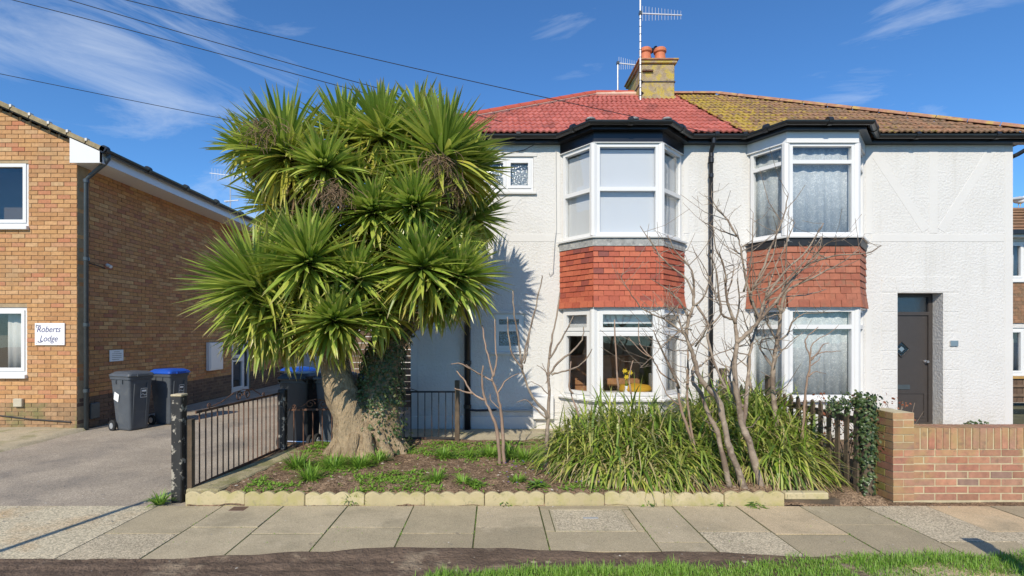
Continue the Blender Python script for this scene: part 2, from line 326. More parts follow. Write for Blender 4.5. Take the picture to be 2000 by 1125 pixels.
M_soil = mat('garden_soil', (0.20,0.135,0.085), 1.0, 0.45, 7, bump=1.0, bscale=40, bdist=0.03, speck=(95,0.45,1.7), patches=[((0.34,0.235,0.145),5,0.52,0.66,0.7),((0.06,0.04,0.03),3,0.60,0.68,0.7)], spec=0.1)
M_mud = mat('dark_mud', (0.15,0.105,0.073), 0.9, 0.35, 5, bump=1.0, bscale=30, bdist=0.03, spec=0.25, patches=[((0.34,0.265,0.18),2.6,0.54,0.66,0.8)])
M_ground = mat('earth', (0.09,0.085,0.04), 1.0, 0.35, 3, bump=0.8, bscale=30, bdist=0.02)
M_jointmoss = mat('mossy_joint', (0.075,0.085,0.025), 1.0, 0.5, 9, bump=0.8, bscale=50, bdist=0.01)
M_chip = mat('bark_chip', rough=0.95, var=0.2, stops=[(0,(0.10,0.06,0.04)),(0.4,(0.20,0.13,0.08)),(0.75,(0.30,0.21,0.135)),(0.93,(0.40,0.31,0.22)),(1,(0.55,0.50,0.42))])
M_stone = mat('flint_chip', rough=0.8, var=0.2, stops=[(0,(0.22,0.20,0.17)),(0.6,(0.38,0.35,0.30)),(1,(0.60,0.57,0.52))])
M_woodblack = mat('black_painted_timber', (0.022,0.021,0.02), 0.6, 0.3, 8, bump=0.4, bscale=30, bvec=(4,4,0.6), patches=[((0.40,0.36,0.29),14,0.56,0.61,0.9)])
M_woodgrey = mat('weathered_timber', (0.12,0.085,0.055), 0.9, 0.3, 8, bump=0.7, bscale=30, bvec=(4,4,0.5), patches=[((0.055,0.045,0.032),6,0.5,0.6,0.6)])
M_fencebrown = mat('brown_fence', rough=0.85, var=0.3, vscale=8, bump=0.5, bscale=25, bvec=(1,1,5), stops=[(0,(0.10,0.062,0.04)),(0.5,(0.15,0.095,0.06)),(1,(0.20,0.135,0.085))])
M_rust = mat('rusty_iron', (0.14,0.068,0.04), 0.85, 0.3, 25, bump=0.4, bscale=90, bdist=0.003, patches=[((0.022,0.02,0.02),7,0.50,0.60,0.85)])
M_ironblack = mat('black_iron', (0.025,0.022,0.022), 0.6, 0.3, 25, patches=[((0.15,0.07,0.04),8,0.56,0.64,0.8)])
M_bark = mat('palm_bark', (0.42,0.315,0.19), 0.95, 0.3, 6, bump=1.0, bscale=16, bdist=0.06, bvec=(3.2,3.2,0.75), patches=[((0.27,0.185,0.105),9,0.54,0.64,0.7),((0.66,0.54,0.37),5,0.58,0.70,0.6)])
M_twig = mat('bare_branch', (0.29,0.225,0.165), 0.85, 0.25, 8, bump=0.4, bscale=60, bdist=0.006, patches=[((0.15,0.105,0.075),6,0.48,0.58,0.85),((0.45,0.37,0.28),16,0.56,0.64,0.6),((0.10,0.075,0.05),34,0.62,0.68,0.6)])
M_twigred = mat('reddish_stem', (0.29,0.195,0.135), 0.8, 0.25, 8, bump=0.3, bscale=60, bdist=0.004, patches=[((0.34,0.25,0.19),6,0.5,0.62,0.7)])
def leaf_mat(name, stops, agecol, tipcol, trans=0.3, rough=0.38, basecol=None):
    def ex(t, c, b):
        a = N(t, 'ShaderNodeAttribute', attribute_name='age'); u = N(t, 'ShaderNodeAttribute', attribute_name='along')
        c = mixrgb(t, a.outputs['Fac'], c, agecol)
        if basecol: c = mixrgb(t, maprange(t, u.outputs['Fac'], 0.18, 0.0, 0, 0.7), c, basecol)
        return mixrgb(t, maprange(t, u.outputs['Fac'], 0.86, 1.0, 0, 0.85), c, tipcol)
    return mat(name, rough=rough, var=0.12, vscale=12, stops=stops, trans=trans, extra=ex, spec=0.5)
M_palm = leaf_mat('palm_leaf', [(0,(0.15,0.24,0.04)),(0.3,(0.26,0.37,0.06)),(0.65,(0.39,0.50,0.085)),(1,(0.55,0.60,0.13))], (0.56,0.46,0.08), (0.58,0.42,0.22), 0.34, 0.30, (0.36,0.40,0.14))
M_deadleaf = mat('dead_leaf', rough=0.9, var=0.2, stops=[(0,(0.15,0.095,0.055)),(0.5,(0.24,0.155,0.09)),(1,(0.36,0.25,0.15))], trans=0.15)
M_strap = leaf_mat('strap_leaf', [(0,(0.07,0.13,0.02)),(0.3,(0.16,0.27,0.032)),(0.65,(0.32,0.44,0.055)),(1,(0.54,0.54,0.12))], (0.60,0.46,0.26), (0.48,0.34,0.16), 0.35, 0.42)
M_clump = leaf_mat('fresh_leaf', [(0,(0.13,0.27,0.03)),(0.5,(0.19,0.35,0.04)),(1,(0.26,0.42,0.06))], (0.30,0.30,0.06), (0.24,0.27,0.05), 0.3, 0.5)
M_grass = leaf_mat('grass_blade', [(0,(0.14,0.29,0.03)),(0.5,(0.20,0.38,0.04)),(1,(0.28,0.46,0.07))], (0.40,0.36,0.14), (0.22,0.30,0.06), 0.3, 0.55)
M_ivy = mat('ivy_leaf', rough=0.4, var=0.2, stops=[(0,(0.035,0.06,0.02)),(0.5,(0.06,0.10,0.03)),(0.85,(0.10,0.14,0.04)),(1,(0.16,0.10,0.05))], trans=0.15)
M_redleaf = mat('russet_leaf', rough=0.6, var=0.2, stops=[(0,(0.24,0.07,0.03)),(0.6,(0.33,0.12,0.05)),(1,(0.17,0.05,0.035))], trans=0.25)
M_glass = glass_mat('window_glass', (0.965,0.975,0.98), 0.06)
M_glassobs = glass_mat('obscured_glass', (0.80,0.82,0.83), 0.09, 0.15, 1.0, 30)
M_blind = mat('blind_fabric', (0.64,0.64,0.64), 0.85, 0.02, 1, bump=0.05, bscale=60)
def lace(t, c, b):
    n = maprange(t, noise_s(t, 17, 4, 0.65, dist=1.6), 0.49, 0.55); c = mixrgb(t, n, c, (0.93,0.93,0.90))
    k = maprange(t, noise_s(t, 90, 1), 0.45, 0.6); return mixrgb(t, k, c, (0.58,0.63,0.64))
M_lace = mat('lace_net', (0.66,0.68,0.67), 0.9, 0.05, 2, trans=0.35, extra=lace)
M_curtain = mat('white_curtain', (0.70,0.68,0.64), 0.9, 0.05, 2, trans=0.25)
M_room = mat('room_wall', (0.52,0.43,0.33), 0.9, 0.06, 2)
M_pine = mat('pine_wood', (0.42,0.20,0.085), 0.5, 0.25, 6, bump=0.2, bscale=14, bvec=(1,1,6))
M_mustard = mat('mustard_fabric', (0.55,0.30,0.02), 0.9, 0.1, 10)
M_daff = mat('daffodil_yellow', (0.72,0.50,0.02), 0.6, 0.1, 10)
M_door = mat('brown_grey_door', (0.052,0.044,0.040), 0.42, 0.08, 9, bump=0.12, bscale=30, bvec=(3,3,0.5))
M_chrome = mat('brushed_steel', (0.55,0.55,0.56), 0.3, 0.1, 10, metallic=0.9)
M_bin = mat('bin_grey', (0.075,0.085,0.098), 0.48, 0.12, 6, bump=0.12, bscale=140, bdist=0.002, patches=[((0.13,0.135,0.135),5,0.55,0.7,0.5)])
M_binblack = mat('bin_black', (0.022,0.025,0.03), 0.45, 0.15, 6, bump=0.12, bscale=140, bdist=0.002)
M_binblue = mat('bin_blue', (0.012,0.075,0.40), 0.4, 0.1, 6)
M_rubber = mat('rubber', (0.018,0.018,0.018), 0.75, 0.2, 10)
M_white = mat('white_plate', (0.80,0.80,0.79), 0.45, 0.03, 6)
M_ink = mat('navy_ink', (0.035,0.035,0.16), 0.6, 0.0, 1)
M_beige = mat('beige_vent', (0.50,0.45,0.34), 0.7, 0.1, 8)
M_greycover = mat('grey_cover', (0.36,0.37,0.37), 0.6, 0.1, 8)
M_rustplate = mat('brown_iron_cover', (0.12,0.07,0.05), 0.7, 0.25, 30, bump=0.5, bscale=70, bdist=0.005)
M_feather = mat('gull_white', (0.75,0.75,0.74), 0.8, 0.06, 15)
M_gullgrey = mat('gull_grey', (0.38,0.40,0.42), 0.8, 0.06, 15)
M_crow = mat('black_feather', (0.012,0.012,0.015), 0.5, 0.1, 15)
M_beak = mat('yellow_beak', (0.6,0.38,0.04), 0.5, 0.05, 5)
M_cable = mat('cable', (0.02,0.02,0.022), 0.6, 0.1, 5)
M_polewood = mat('pole_timber', (0.12,0.085,0.06), 0.9, 0.25, 6, bump=0.5, bscale=20, bvec=(4,4,0.4))
M_purple = mat('violet_petal', (0.18,0.10,0.42), 0.6, 0.1, 10)

def text_mb(body, size, shear=0.0):
    cu = bpy.data.curves.new('t', 'FONT'); cu.body = body; cu.size = size; cu.shear = shear; cu.extrude = 0.0008; cu.align_x = 'CENTER'
    o = bpy.data.objects.new('t', cu); COL.objects.link(o); dg = bpy.context.evaluated_depsgraph_get(); dg.update()
    me = bpy.data.meshes.new_from_object(o.evaluated_get(dg)); bpy.data.objects.remove(o)
    mb = MB(); mb.add([v.co for v in me.vertices], [tuple(p.vertices) for p in me.polygons]); return mb

# ================================================================== GROUND
g = MB(); g.add([(-250,-60,-0.30),(250,-60,-0.30),(250,400,-0.30),(-250,400,-0.30)], [(0,1,2,3)]); kind(g.build('ground', M_ground), 'structure')
g = MB(); g.box(-60,60,-9,1.2,-0.28,-0.13); kind(g.build('road', M_road), 'structure')
g = MB()
for i in range(-22, 23): g.box(i*0.915, i*0.915+0.905, 1.2, 1.33, -0.25, -0.01)
kind(g.build('kerb', M_concrete), 'structure')
def snoise(x, y, s): return mnoise.noise(Vector((x*s, y*s, 3.7)))
def grid(name, x0, x1, y0, y1, nx, ny, zf, m, parent=None):
    mb = MB(); vs = []; fs = []
    for j in range(ny+1):
        for i in range(nx+1):
            x = x0+(x1-x0)*i/nx; y = y0+(y1-y0)*j/ny; vs.append((x, y, zf(x,y)))
    for j in range(ny):
        for i in range(nx):
            a = j*(nx+1)+i; fs.append((a,a+1,a+nx+2,a+nx+1))
    mb.add(vs, fs); return mb.build(name, m, parent, smooth=True)
# verge of earth in front of the slabs
kind(grid('verge', -14, 14, 1.335, 3.62, 140, 24, lambda x,y: -0.022+0.010*snoise(x,y,1.5), M_ground), 'structure')
# footpath bed and slabs
bed = MB(); bed.box(-3.33, 20, 3.3, 5.055, -0.28, -0.0065); footpath = kind(bed.build('footpath', M_jointmoss), 'structure')
slab_t = MB(); slab_t.box(-0.5,0.5,-0.5,0.5,-0.5,0.5)
def chamfer_box_template(ch=0.03):
    mb = MB(); a = 0.5; b = 0.5-ch
    mb.add([(-a,-a,-a),(a,-a,-a),(a,a,-a),(-a,a,-a),(-a,-a,a-ch*6),(a,-a,a-ch*6),(a,a,a-ch*6),(-a,a,a-ch*6),(-b,-b,a),(b,-b,a),(b,b,a),(-b,b,a)],
           [(0,3,2,1),(0,1,5,4),(1,2,6,5),(2,3,7,6),(3,0,4,7),(4,5,9,8),(5,6,10,9),(6,7,11,10),(7,4,8,11),(8,9,10,11)]); return mb
T_slab = template(chamfer_box_template(0.004), M_slab); T_slabagg = template(chamfer_box_template(0.004), M_slab_agg)
def slab(x0, x1, y0, y1, agg=False, gap=0.0065):
    M = Matrix.Translation(((x0+x1)/2, (y0+y1)/2, -0.028+ru(-0.003,0.003))) @ Matrix.Rotation(R(ru(-0.25,0.25)),4,'X') @ Matrix.Rotation(R(ru(-0.25,0.25)),4,'Y') @ Matrix.Diagonal((x1-x0-2*gap, y1-y0-2*gap, 0.056, 1))
    o = bpy.data.objects.new('paving_slab', T_slabagg if agg else T_slab); COL.objects.link(o); o.parent = footpath; o.matrix_basis = M; return o
cols = [-3.325,-2.68,-2.08,-1.45,-0.80,-0.177,0.43]
for i in range(6):
    y = 5.05; seq = [0.70,0.78,0.70] if i % 2 == 0 else [0.56,0.80,0.70]
    for k, d in enumerate(seq):
        slab(cols[i], cols[i+1], max(3.32,y-d), y, agg=(i == 0 and k == 1)); y -= d
        if y < 3.4: break
slab(0.43,1.30,4.95,5.05); slab(0.43,0.52,4.40,4.945); slab(1.22,1.30,4.40,4.945); slab(0.43,1.30,3.98,4.395); slab(0.43,1.30,3.32,3.975)
mh = tag(MB().box(0.535,1.205,4.415,4.93,-0.05,-0.001).build('manhole_cover', M_slab_agg), 'rectangular concrete inset manhole cover set among the paving slabs', 'manhole cover')
MB().box(0.81,0.95,4.70,4.735,-0.001,0.002).build('maker_plate', M_greycover, mh)
MB().holes(0.522,1.218,4.402,4.943,0,0.05,[(0.54,1.20,4.42,4.925)],lambda u,v,h:(u,v,-0.048+h)).build('frame', M_concrete, mh)
cols = [1.30,1.74,2.37,3.0,3.62,4.25,4.87,5.5,6.1,6.75,7.4,8.0,8.7]
for i in range(len(cols)-1):
    y = 5.05
    for k, d in enumerate([(0.88,0.7,0.5),(0.66,0.62,0.6),(0.72,0.8,0.5),(0.50,0.75,0.7)][i % 4]):
        slab(cols[i], cols[i+1], max(3.32,y-d), y, agg=((i,k) in ((1,1),(4,0),(5,1),(7,0)))); y -= d
        if y < 3.4: break
# brown iron cover
wc = W(465, 993, 4.95); tag(bevel(MB().box(wc.x-0.075,wc.x+0.075,4.90,5.02,-0.02,0.004).build('stopcock_cover', M_rustplate)), 'small square brown iron stopcock cover in the paving by the edging', 'cover')
# crossover apron and drive
ap = MB(); ap.box(-16,-3.335,2.9,5.055,-0.28,-0.004); kind(ap.build('crossover', M_apron), 'structure')
kind(grid('driveway', -7.21, -1.5, 5.062, 22, 60, 120, lambda x,y: -0.008+0.012*snoise(x,y,0.7)+0.02*max(0,min(1,(y-5.3)/2)), M_tarmac), 'structure')
# lodge forecourt: low rough concrete bank in front of the lodge
def bank(x,y): return 0.02+0.05*max(0,min(1,(y-6.6)/2))+0.03*snoise(x,y,1.2) - 0.25*max(0,min(1,(x+7.12-(0.25)*snoise(0,y,0.8))/0.25))
kind(grid('forecourt', -16, -6.85, 5.07, 8.9, 90, 40, bank, M_concrete), 'structure')
# front garden soil
def soilz(x,y):
    e = max(0,min(1,(y-5.12)/0.25)); e2 = max(0,min(1,(5.14-y)/0.08))
    return 0.055-0.07*e2+0.05*e+0.035*snoise(x,y,1.7)+0.02*snoise(x,y,6)+0.012*snoise(x,y,17)
kind(grid('garden_bed', -3.05, 3.9, 5.062, 7.72, 150, 74, soilz, M_soil), 'structure')
kind(grid('garden_bed_drop', 3.9, 14, 5.062, 8.86, 60, 30, lambda x,y: -0.012+0.012*snoise(x,y,2), M_soil), 'structure')
gp = MB(); gp.box(-1.5,3.9,7.66,8.86,-0.2,0.055); kind(bevel(gp.build('garden_path', M_concrete),0.02), 'structure')
gs = MB(); gs.prism([(-3.15,5.2),(-2.80,5.2),(-2.56,7.1),(-2.82,7.1)], -0.1, 0.118, lambda u,v,h:(u,v,h)); kind(bevel(gs.build('border_strip', mat('mossy_concrete',(0.36,0.31,0.18),0.95,0.25,4,bump=0.7,bscale=50,bdist=0.01,speck=(120,0.75,1.25),patches=[((0.17,0.17,0.055),3,0.48,0.60,0.7),((0.13,0.11,0.08),8,0.58,0.66,0.6)])),0.015), 'structure')
# mud strip
def mud_edge(x): return 3.99+0.05*snoise(x,0,1.1)+0.035*snoise(x,5,3.3)+0.09*math.exp(-((x+0.3)/0.9)**4)-0.10*max(0,min(1,(-1.6-x)/0.8))-0.05*max(0,x-1.6)
def mudz(x,y):
    d = mud_edge(x)-y; base = 0.024*max(-1.5,min(1,d/0.06))
    rut = -0.014*math.exp(-((y-3.80-0.02*snoise(x,0,0.8))/0.05)**2)-0.012*math.exp(-((y-3.66)/0.04)**2)
    return base-0.004+rut*(1 if d > 0.05 else 0)+0.008*snoise(x,y,8)*min(1,max(0,(d-0.03)*8))+0.004*math.sin(x*60)*math.exp(-((y-3.80)/0.05)**2)
kind(grid('mud_strip', -3.9, 2.6, 3.2, 4.12, 420, 56, mudz, M_mud), 'structure')

def blade(mb, p, d, L, wd, droop, segs=4, age=0.0, fold=0.25, up=Vector((0,0,1))):
    p = Vector(p); d = Vector(d).normalized(); sd = d.cross(up)
    sd = sd.normalized() if sd.length > 1e-3 else Vector((1,0,0))
    vs = []; fs = []; al = []; st = L/segs
    for i in range(segs+1):
        u = i/segs; wv = wd*(0.55+1.1*u if u < 0.4 else 1.0*(1-((u-0.4)/0.6)**1.6))*0.5
        if i == segs: wv = wd*0.03
        vs += [p - sd*wv, p + sd*wv]; al += [u,u]
        if i < segs: fs.append((2*i,2*i+1,2*i+3,2*i+2))
        d = (d + Vector((0,0,-droop))).normalized(); p = p + d*st
    mb.add(vs, fs, al, [age]*len(vs))
# grass verge blades
def grass_edge(x): return np.interp(x, [-0.7,-0.4,0.2,0.6,1.6,2.4,2.75,3.1,5], [3.25,3.50,3.57,3.62,3.66,3.72,3.90,3.86,3.88])+0.05*snoise(x,2,2.5)
gm = MB()
for i in range(24000):
    x = ru(-0.8,4.8); e = grass_edge(x)+0.03*snoise(x,1,9); y = e-abs(random.gauss(0,0.24)) if i > 3000 else e+abs(random.gauss(0,0.04))
    if y < 2.7 or y > 4.1: continue
    blade(gm, (x,y,mudz(x,y)-0.004 if x < 2.5 else -0.012), (ru(-0.6,0.6),ru(-0.6,0.6),1), ru(0.025,0.08)*(1.15 if snoise(x,y,3) > 0 else 0.7), 0.005, ru(0.05,0.35), 3, max(0,random.gauss(-0.1,0.25)))
for i in range(7000):
    x = ru(-7,7); y = ru(1.4,3.3); blade(gm, (x,y,-0.02), (ru(-0.6,0.6),ru(-0.6,0.6),1), ru(0.04,0.09), 0.008, ru(0.05,0.35), 2, max(0,random.gauss(-0.1,0.25)))
for cx, cy, n in ((1850,1085,0),(1575,1100,200),(250*0+1055,1116,60),(1500,1108,80)):
    for i in range(n):
        p = W(cx,cy,1700/(cy-651)); blade(gm, (p.x+random.gauss(0,0.09),p.y+random.gauss(0,0.05),0), (ru(-0.7,0.7),ru(-0.7,0.7),1), ru(0.03,0.08), 0.005, ru(0.1,0.4), 3, max(0,random.gauss(-0.1,0.25)))
kind(gm.build('grass', M_grass, attrs=True), 'stuff')
# loose stones on the mud, chips on the soil
def chip(mb, p, s, flat=0.5):
    a = ru(0,6.28); ca, sa = math.cos(a), math.sin(a); l = s*ru(0.6,1.5); b = s*ru(0.4,0.9); h = s*flat*ru(0.5,1.1)
    pts = [(-l,-b,0),(l*ru(0.5,1),-b,0),(l,b*ru(0.4,1),0),(-l*ru(0.5,1),b,0)]
    vs = [(p[0]+x*ca-y*sa, p[1]+x*sa+y*ca, p[2]) for x,y,z in pts] + [(p[0]+(x*ca-y*sa)*0.7, p[1]+(x*sa+y*ca)*0.7, p[2]+h*ru(0.7,1.2)) for x,y,z in pts]
    mb.add(vs, [(4,5,6,7),(0,1,5,4),(1,2,6,5),(2,3,7,6),(3,0,4,7)])
cm = MB()
for i in range(6500):
    x = ru(-2.9,3.6); y = ru(5.2,7.5); chip(cm, (x,y,soilz(x,y)-0.002), ru(0.004,0.017), 0.4)
kind(cm.build('bark_chips', M_chip), 'stuff')
cm = MB()
for i in range(260):
    x = ru(-3.6,2.4); y = mud_edge(x)-abs(ru(0.03,0.5)); chip(cm, (x,y,mudz(x,y)-0.003), ru(0.002,0.006)*(2.0 if rnd() < 0.08 else 1), 0.6)
for i in range(300):
    x = ru(-3.0,6); y = ru(4.1,5.04) if i % 2 else 5.04-abs(random.gauss(0,.03)); chip(cm, (x,y,0.001), ru(0.002,0.006), 0.6)
for i in range(260):
    x = ru(-7,-3.4); y = ru(4.0,8); chip(cm, (x,y,0.004), ru(0.003,0.008), 0.6)
kind(cm.build('loose_stones', M_stone), 'stuff')

# ================================================================== WINDOWS
def window(parent, A, B, z0, z1, cells, th=0.07, name='window', mframe=None, mpane=None, sash=0.045, set_in=0.0):
    """frame between plan points A,B (left to right seen from outside). cells: (u0,u1,v0,v1,sash?) glazed rectangles in metres from A / from z0"""
    A = Vector(A); B = Vector(B); d = (B-A); L = d.length; d.normalize(); n = Vector((d.y,-d.x))
    def fn(u,v,h): q = A + d*u + n*(h-set_in); return (q.x, q.y, z0+v)
    mb = MB(); ops = [(c[0],c[1],c[2],c[3]) for c in cells]
    mb.holes(0,L,0,z1-z0,0,-th,ops,fn)
    for c in cells:
        if c[4]: mb.holes(c[0]+0.004-sash*0.35,c[1]-0.004+sash*0.35,c[2]+0.004-sash*0.35,c[3]-0.004+sash*0.35,0.016,-th*0.6,[(c[0]+sash,c[1]-sash,c[2]+sash,c[3]-sash)],fn)
    f = bevel(mb.build(name, mframe or M_upvc, parent), 0.006)
    for c in cells:
        k = sash-0.004 if c[4] else -0.004
        p = MB(); p.prism([(c[0]+k,c[2]+k),(c[1]-k,c[2]+k),(c[1]-k,c[3]-k),(c[0]+k,c[3]-k)], -0.030, -0.036, fn); p.build('pane', mpane or M_glass, f)
    return f
def even(L, H, rows, fw=0.055, sash=True, cols=1):
    """rows: list of (v0,v1) fractions"""
    out = []
    for c in range(cols):
        a = L*c/cols+fw*(1 if c == 0 else 0.5); b = L*(c+1)/cols-fw*(1 if c == cols-1 else 0.5)
        for v0, v1 in rows: out.append((a,b,v0,v1,sash))
    return out
def hang(parent, A, B, z0, z1, inset, m, name, pleat=0.0, n=40, th=0.004):
    """a blind (flat) or curtain (pleated) just inside a window"""
    A = Vector(A); B = Vector(B); d = (B-A); L = d.length; d.normalize(); nn = Vector((d.y,-d.x)); mb = MB(); vs = []; fs = []
    for i in range(n+1):
        u = L*i/n; o = -inset+pleat*(math.sin(u*42+math.sin(u*9)*1.5)*0.6+0.4*math.sin(u*23))
        q = A+d*u+nn*o; r = A+d*u+nn*(o-th); vs += [(q.x,q.y,z0),(q.x,q.y,z1),(r.x,r.y,z0),(r.x,r.y,z1)]
    for i in range(n):
        a = i*4; b = a+4; fs += [(a,b,b+1,a+1),(a+2,a+3,b+3,b+2),(a+1,b+1,b+3,a+3),(a,a+2,b+2,b)]
    mb.add(vs, fs); return mb.build(name, m, parent, smooth=pleat > 0)

# ================================================================== THE PAIR OF HOUSES
F = 8.85; XL, XP, XR = -1.46, 3.744, 8.95; ROOFSPLIT = 4.15
houseL = thing('house', 'white rendered house with bright red tiled roof and clay hung bay, behind the palm', 'house', (1.2,F,0), 'semi-detached pair')
houseR = thing('house', 'white rendered house with mossy brown roof, lace curtained bay and dark door', 'house', (6.3,F,0), 'semi-detached pair')
bay1 = [(1.14,F),(1.60,8.28),(2.69,8.28),(3.24,F)]; bay2 = [(4.37,F),(4.72,8.28),(5.86,8.28),(6.37,F)]
fnF = lambda u,v,h: (u, F+h, v)
# openings
sw_up = (WX(938,F),WX(1042,F),WZ(375,F),WZ(306,F)); sw_lo = (WX(964,F),WX(1024,F),WZ(687,F),WZ(613,F))
opL = [(1.20,3.18,0.66,2.10),(1.20,3.18,3.30,4.78), sw_up, sw_lo]
dr = (6.956,7.744,0.06,2.40)
opR = [(4.43,6.31,0.66,2.10),(4.43,6.31,3.30,4.78), dr]
MB().holes(XL,XP-0.001,-0.25,5.06,0,0.25,opL,fnF).build('wall', M_roughcast, houseL)
MB().holes(XP+0.001,XR,-0.25,5.06,0,0.25,opR,fnF).build('wall', M_roughcast, houseR)
MB().box(XL,XL+0.25,F+0.252,15,-0.25,5.06).build('side_wall', M_roughcast, houseL)
MB().box(XR-0.25,XR,F+0.252,15,-0.25,5.06).build('side_wall', M_roughcast, houseR)
MB().box(XL,XP-0.001,15.002,15.2,-0.25,5.06).build('rear_wall', M_roughcast, houseL); MB().box(XP+0.001,XR,15.002,15.2,-0.25,5.06).build('rear_wall', M_roughcast, houseR)
MB().box(XP-0.11,XP+0.11,F+0.252,15,-0.25,5.06).build('party_wall', M_room, houseL)
MB().box(XL+0.252,XP-0.112,F+0.252,15,2.52,2.75).build('upper_floor', M_room, houseL); MB().box(XP+0.112,XR-0.252,F+0.252,15,2.52,2.75).build('upper_floor', M_room, houseR)
MB().box(XL+0.252,XP-0.112,F+0.252,15,-0.1,0.12).build('lower_floor', M_room, houseL); MB().box(XP+0.112,XR-0.252,F+0.252,15,-0.1,0.12).build('lower_floor', M_room, houseR)
MB().box(0.6,0.7,F+0.252,12.4,0.122,2.518).build('partition', M_room, houseL); MB().box(0.702,XP-0.112,12.3,12.4,0.122,2.518).build('partition', M_room, houseL)
MB().box(0.2,0.3,F+0.252,12.4,2.752,5.05).build('partition', M_room, houseL)
MB().box(XP+0.112,6.9,11.9,12.0,0.122,2.518).build('partition', M_room, houseR)
# flat smooth bands on the render
def bands(parent, rects, diags):
    for x0,x1,z0,z1 in rects: bevel(MB().box(x0,x1,F-0.005,F+0.02,z0,z1).build('render_band', M_smoothband, parent),0.004)
    for (a,b,wd) in diags:
        a = Vector((a[0],F+0.008,a[1])); b = Vector((b[0],F+0.008,b[1])); bevel(MB().bar(a,b,0.024,wd,(0,0,1)).build('render_band', M_smoothband, parent),0.004)
zb0, zb1 = WZ(472,F), WZ(457,F); zl = WZ(646,F)
bands(houseL, [(XL+0.01,1.02,zb0,zb1),(3.36,XP-0.01,zb0,zb1),(1.03,1.13,zb1+0.005,4.9),(3.26,3.35,zb1+0.005,4.9),(1.02,1.12,0.5,2.14),(XL+0.01,XL+0.13,0.0,4.9)],
      [((WX(1012,F),WZ(382,F)),(WX(955,F),WZ(452,F)),0.15)])
bands(houseR, [(XP+0.01,4.25,zb0,zb1),(6.50,XR-0.15,zb0,zb1),(XR-0.14,XR-0.004,0.0,4.9),(6.40,6.52,zb1+0.005,4.9),(WX(1823,F)-0.075,WX(1823,F)+0.075,zb1+0.012,4.9),(6.40,6.50,0.3,2.14)],
      [((WX(1703,F),WZ(292,F)),(WX(1808,F),WZ(450,F)),0.15),((WX(1938,F),WZ(292,F)),(WX(1838,F),WZ(450,F)),0.15)])
# door surround blocks
for side in (0,1):
    for k in range(7):
        z0 = 0.07+k*0.333; x0, x1 = (WX(1721,F),6.95) if side == 0 else (7.75,WX(1874,F))
        bevel(MB().box(x0,x1,F-0.006,F+0.02,z0,z0+0.326).build('surround_block', M_roughcast, houseR),0.008)
lx = [WX(1721,F),WX(1749,F),WX(1783,F),WX(1874,F)]
for i in range(3): bevel(MB().prism([(lx[i]+0.003+(0 if i == 0 else 0.02),2.41),(lx[i+1]-0.003+(0 if i == 2 else 0.02),2.41),(lx[i+1]-0.003-(0 if i == 2 else 0.03),2.68),(lx[i]+0.003-(0 if i == 0 else 0.03),2.68)],-0.006,0.02,fnF).build('surround_block', M_roughcast, houseR),0.008)
# eaves: soffit, fascia, gutter swept round both bays
eL = [(XL-0.12,F),(bay1[0][0],F),bay1[1],bay1[2],(bay1[3][0],F),(ROOFSPLIT,F)]; eR = [(ROOFSPLIT+0.002,F),(bay2[0][0],F),bay2[1],bay2[2],(bay2[3][0],F),(XR+0.2,F)]
gprof = [(0.19+0.058*math.cos(a), 5.055+0.062*math.sin(a)) for a in [R(180+i*22.5) for i in range(9)]] + [(0.19+0.05*math.cos(a), 5.055+0.054*math.sin(a)) for a in [R(360-i*22.5) for i in range(9)]]
for h, e in ((houseL,eL),(houseR,eR)):
    sweep(MB(), e, [(0.0,4.955),(0.125,4.955),(0.125,5.07),(0.105,5.07),(0.105,4.975),(0.0,4.975)]).build('fascia', M_black, h)
    gt = sweep(MB(), e, gprof).build('gutter', M_blackplastic, h, smooth=False)
    pts = offset_path(e, 0.19); 
    for a, b in zip(pts, pts[1:]):     # union brackets
        k = max(1, int((b-a).length/0.9))
        for i in range(k):
            q = a+(b-a)*((i+0.5)/k); t = (b-a).normalized(); MB().tube([(q.x-t.x*0.035,q.y-t.y*0.035,5.052),(q.x+t.x*0.035,q.y+t.y*0.035,5.052)],0.069,12).build('gutter_bracket', M_blackplastic, gt)
# black boards over the bay heads, white head trim
for h, b, col in ((houseL,bay1,M_black),(houseR,bay2,M_upvc)):
    sweep(MB(), b, [(0.0,4.785),(0.022,4.785),(0.022,4.953),(0.0,4.953)]).build('head_board', col, h)
    sweep(MB(), b, [(-0.07,4.775),(0.030,4.775),(0.030,4.786),(-0.07,4.786)]).build('head_trim', M_upvc, h)
    # bay ceiling and apron walls
    MB().prism(b, 4.79, 4.95, lambda u,v,hh:(u,v,hh)).build('bay_head', M_room, h)
    MB().prism([(p[0],p[1]) for p in b], 2.13, 3.23, lambda u,v,hh:(u,v,hh)).build('bay_apron', M_mortar, h)
    MB().prism([(p[0],p[1]) for p in b], -0.2, 0.60, lambda u,v,hh:(u,v,hh)).build('bay_base', M_roughcast, h)
    sweep(MB(), b, [(-0.10,3.236),(0.085,3.236),(0.09,3.262),(0.02,3.285),(-0.10,3.285)]).build('sill', M_upvc, h)
    sweep(MB(), b, [(-0.10,0.602),(0.07,0.602),(0.075,0.628),(0.02,0.65),(-0.10,0.65)]).build('sill', M_upvc, h)
    sweep(MB(), b, [(0.002,3.115),(0.045,3.11),(0.055,3.232),(0.002,3.235)]).build('flashing', M_lead if h is houseL else M_blackflash, h)
    sweep(MB(), b, [(0.0,2.10),(0.035,2.10),(0.035,2.125),(0.0,2.125)]).build('head_trim', M_upvc, h)
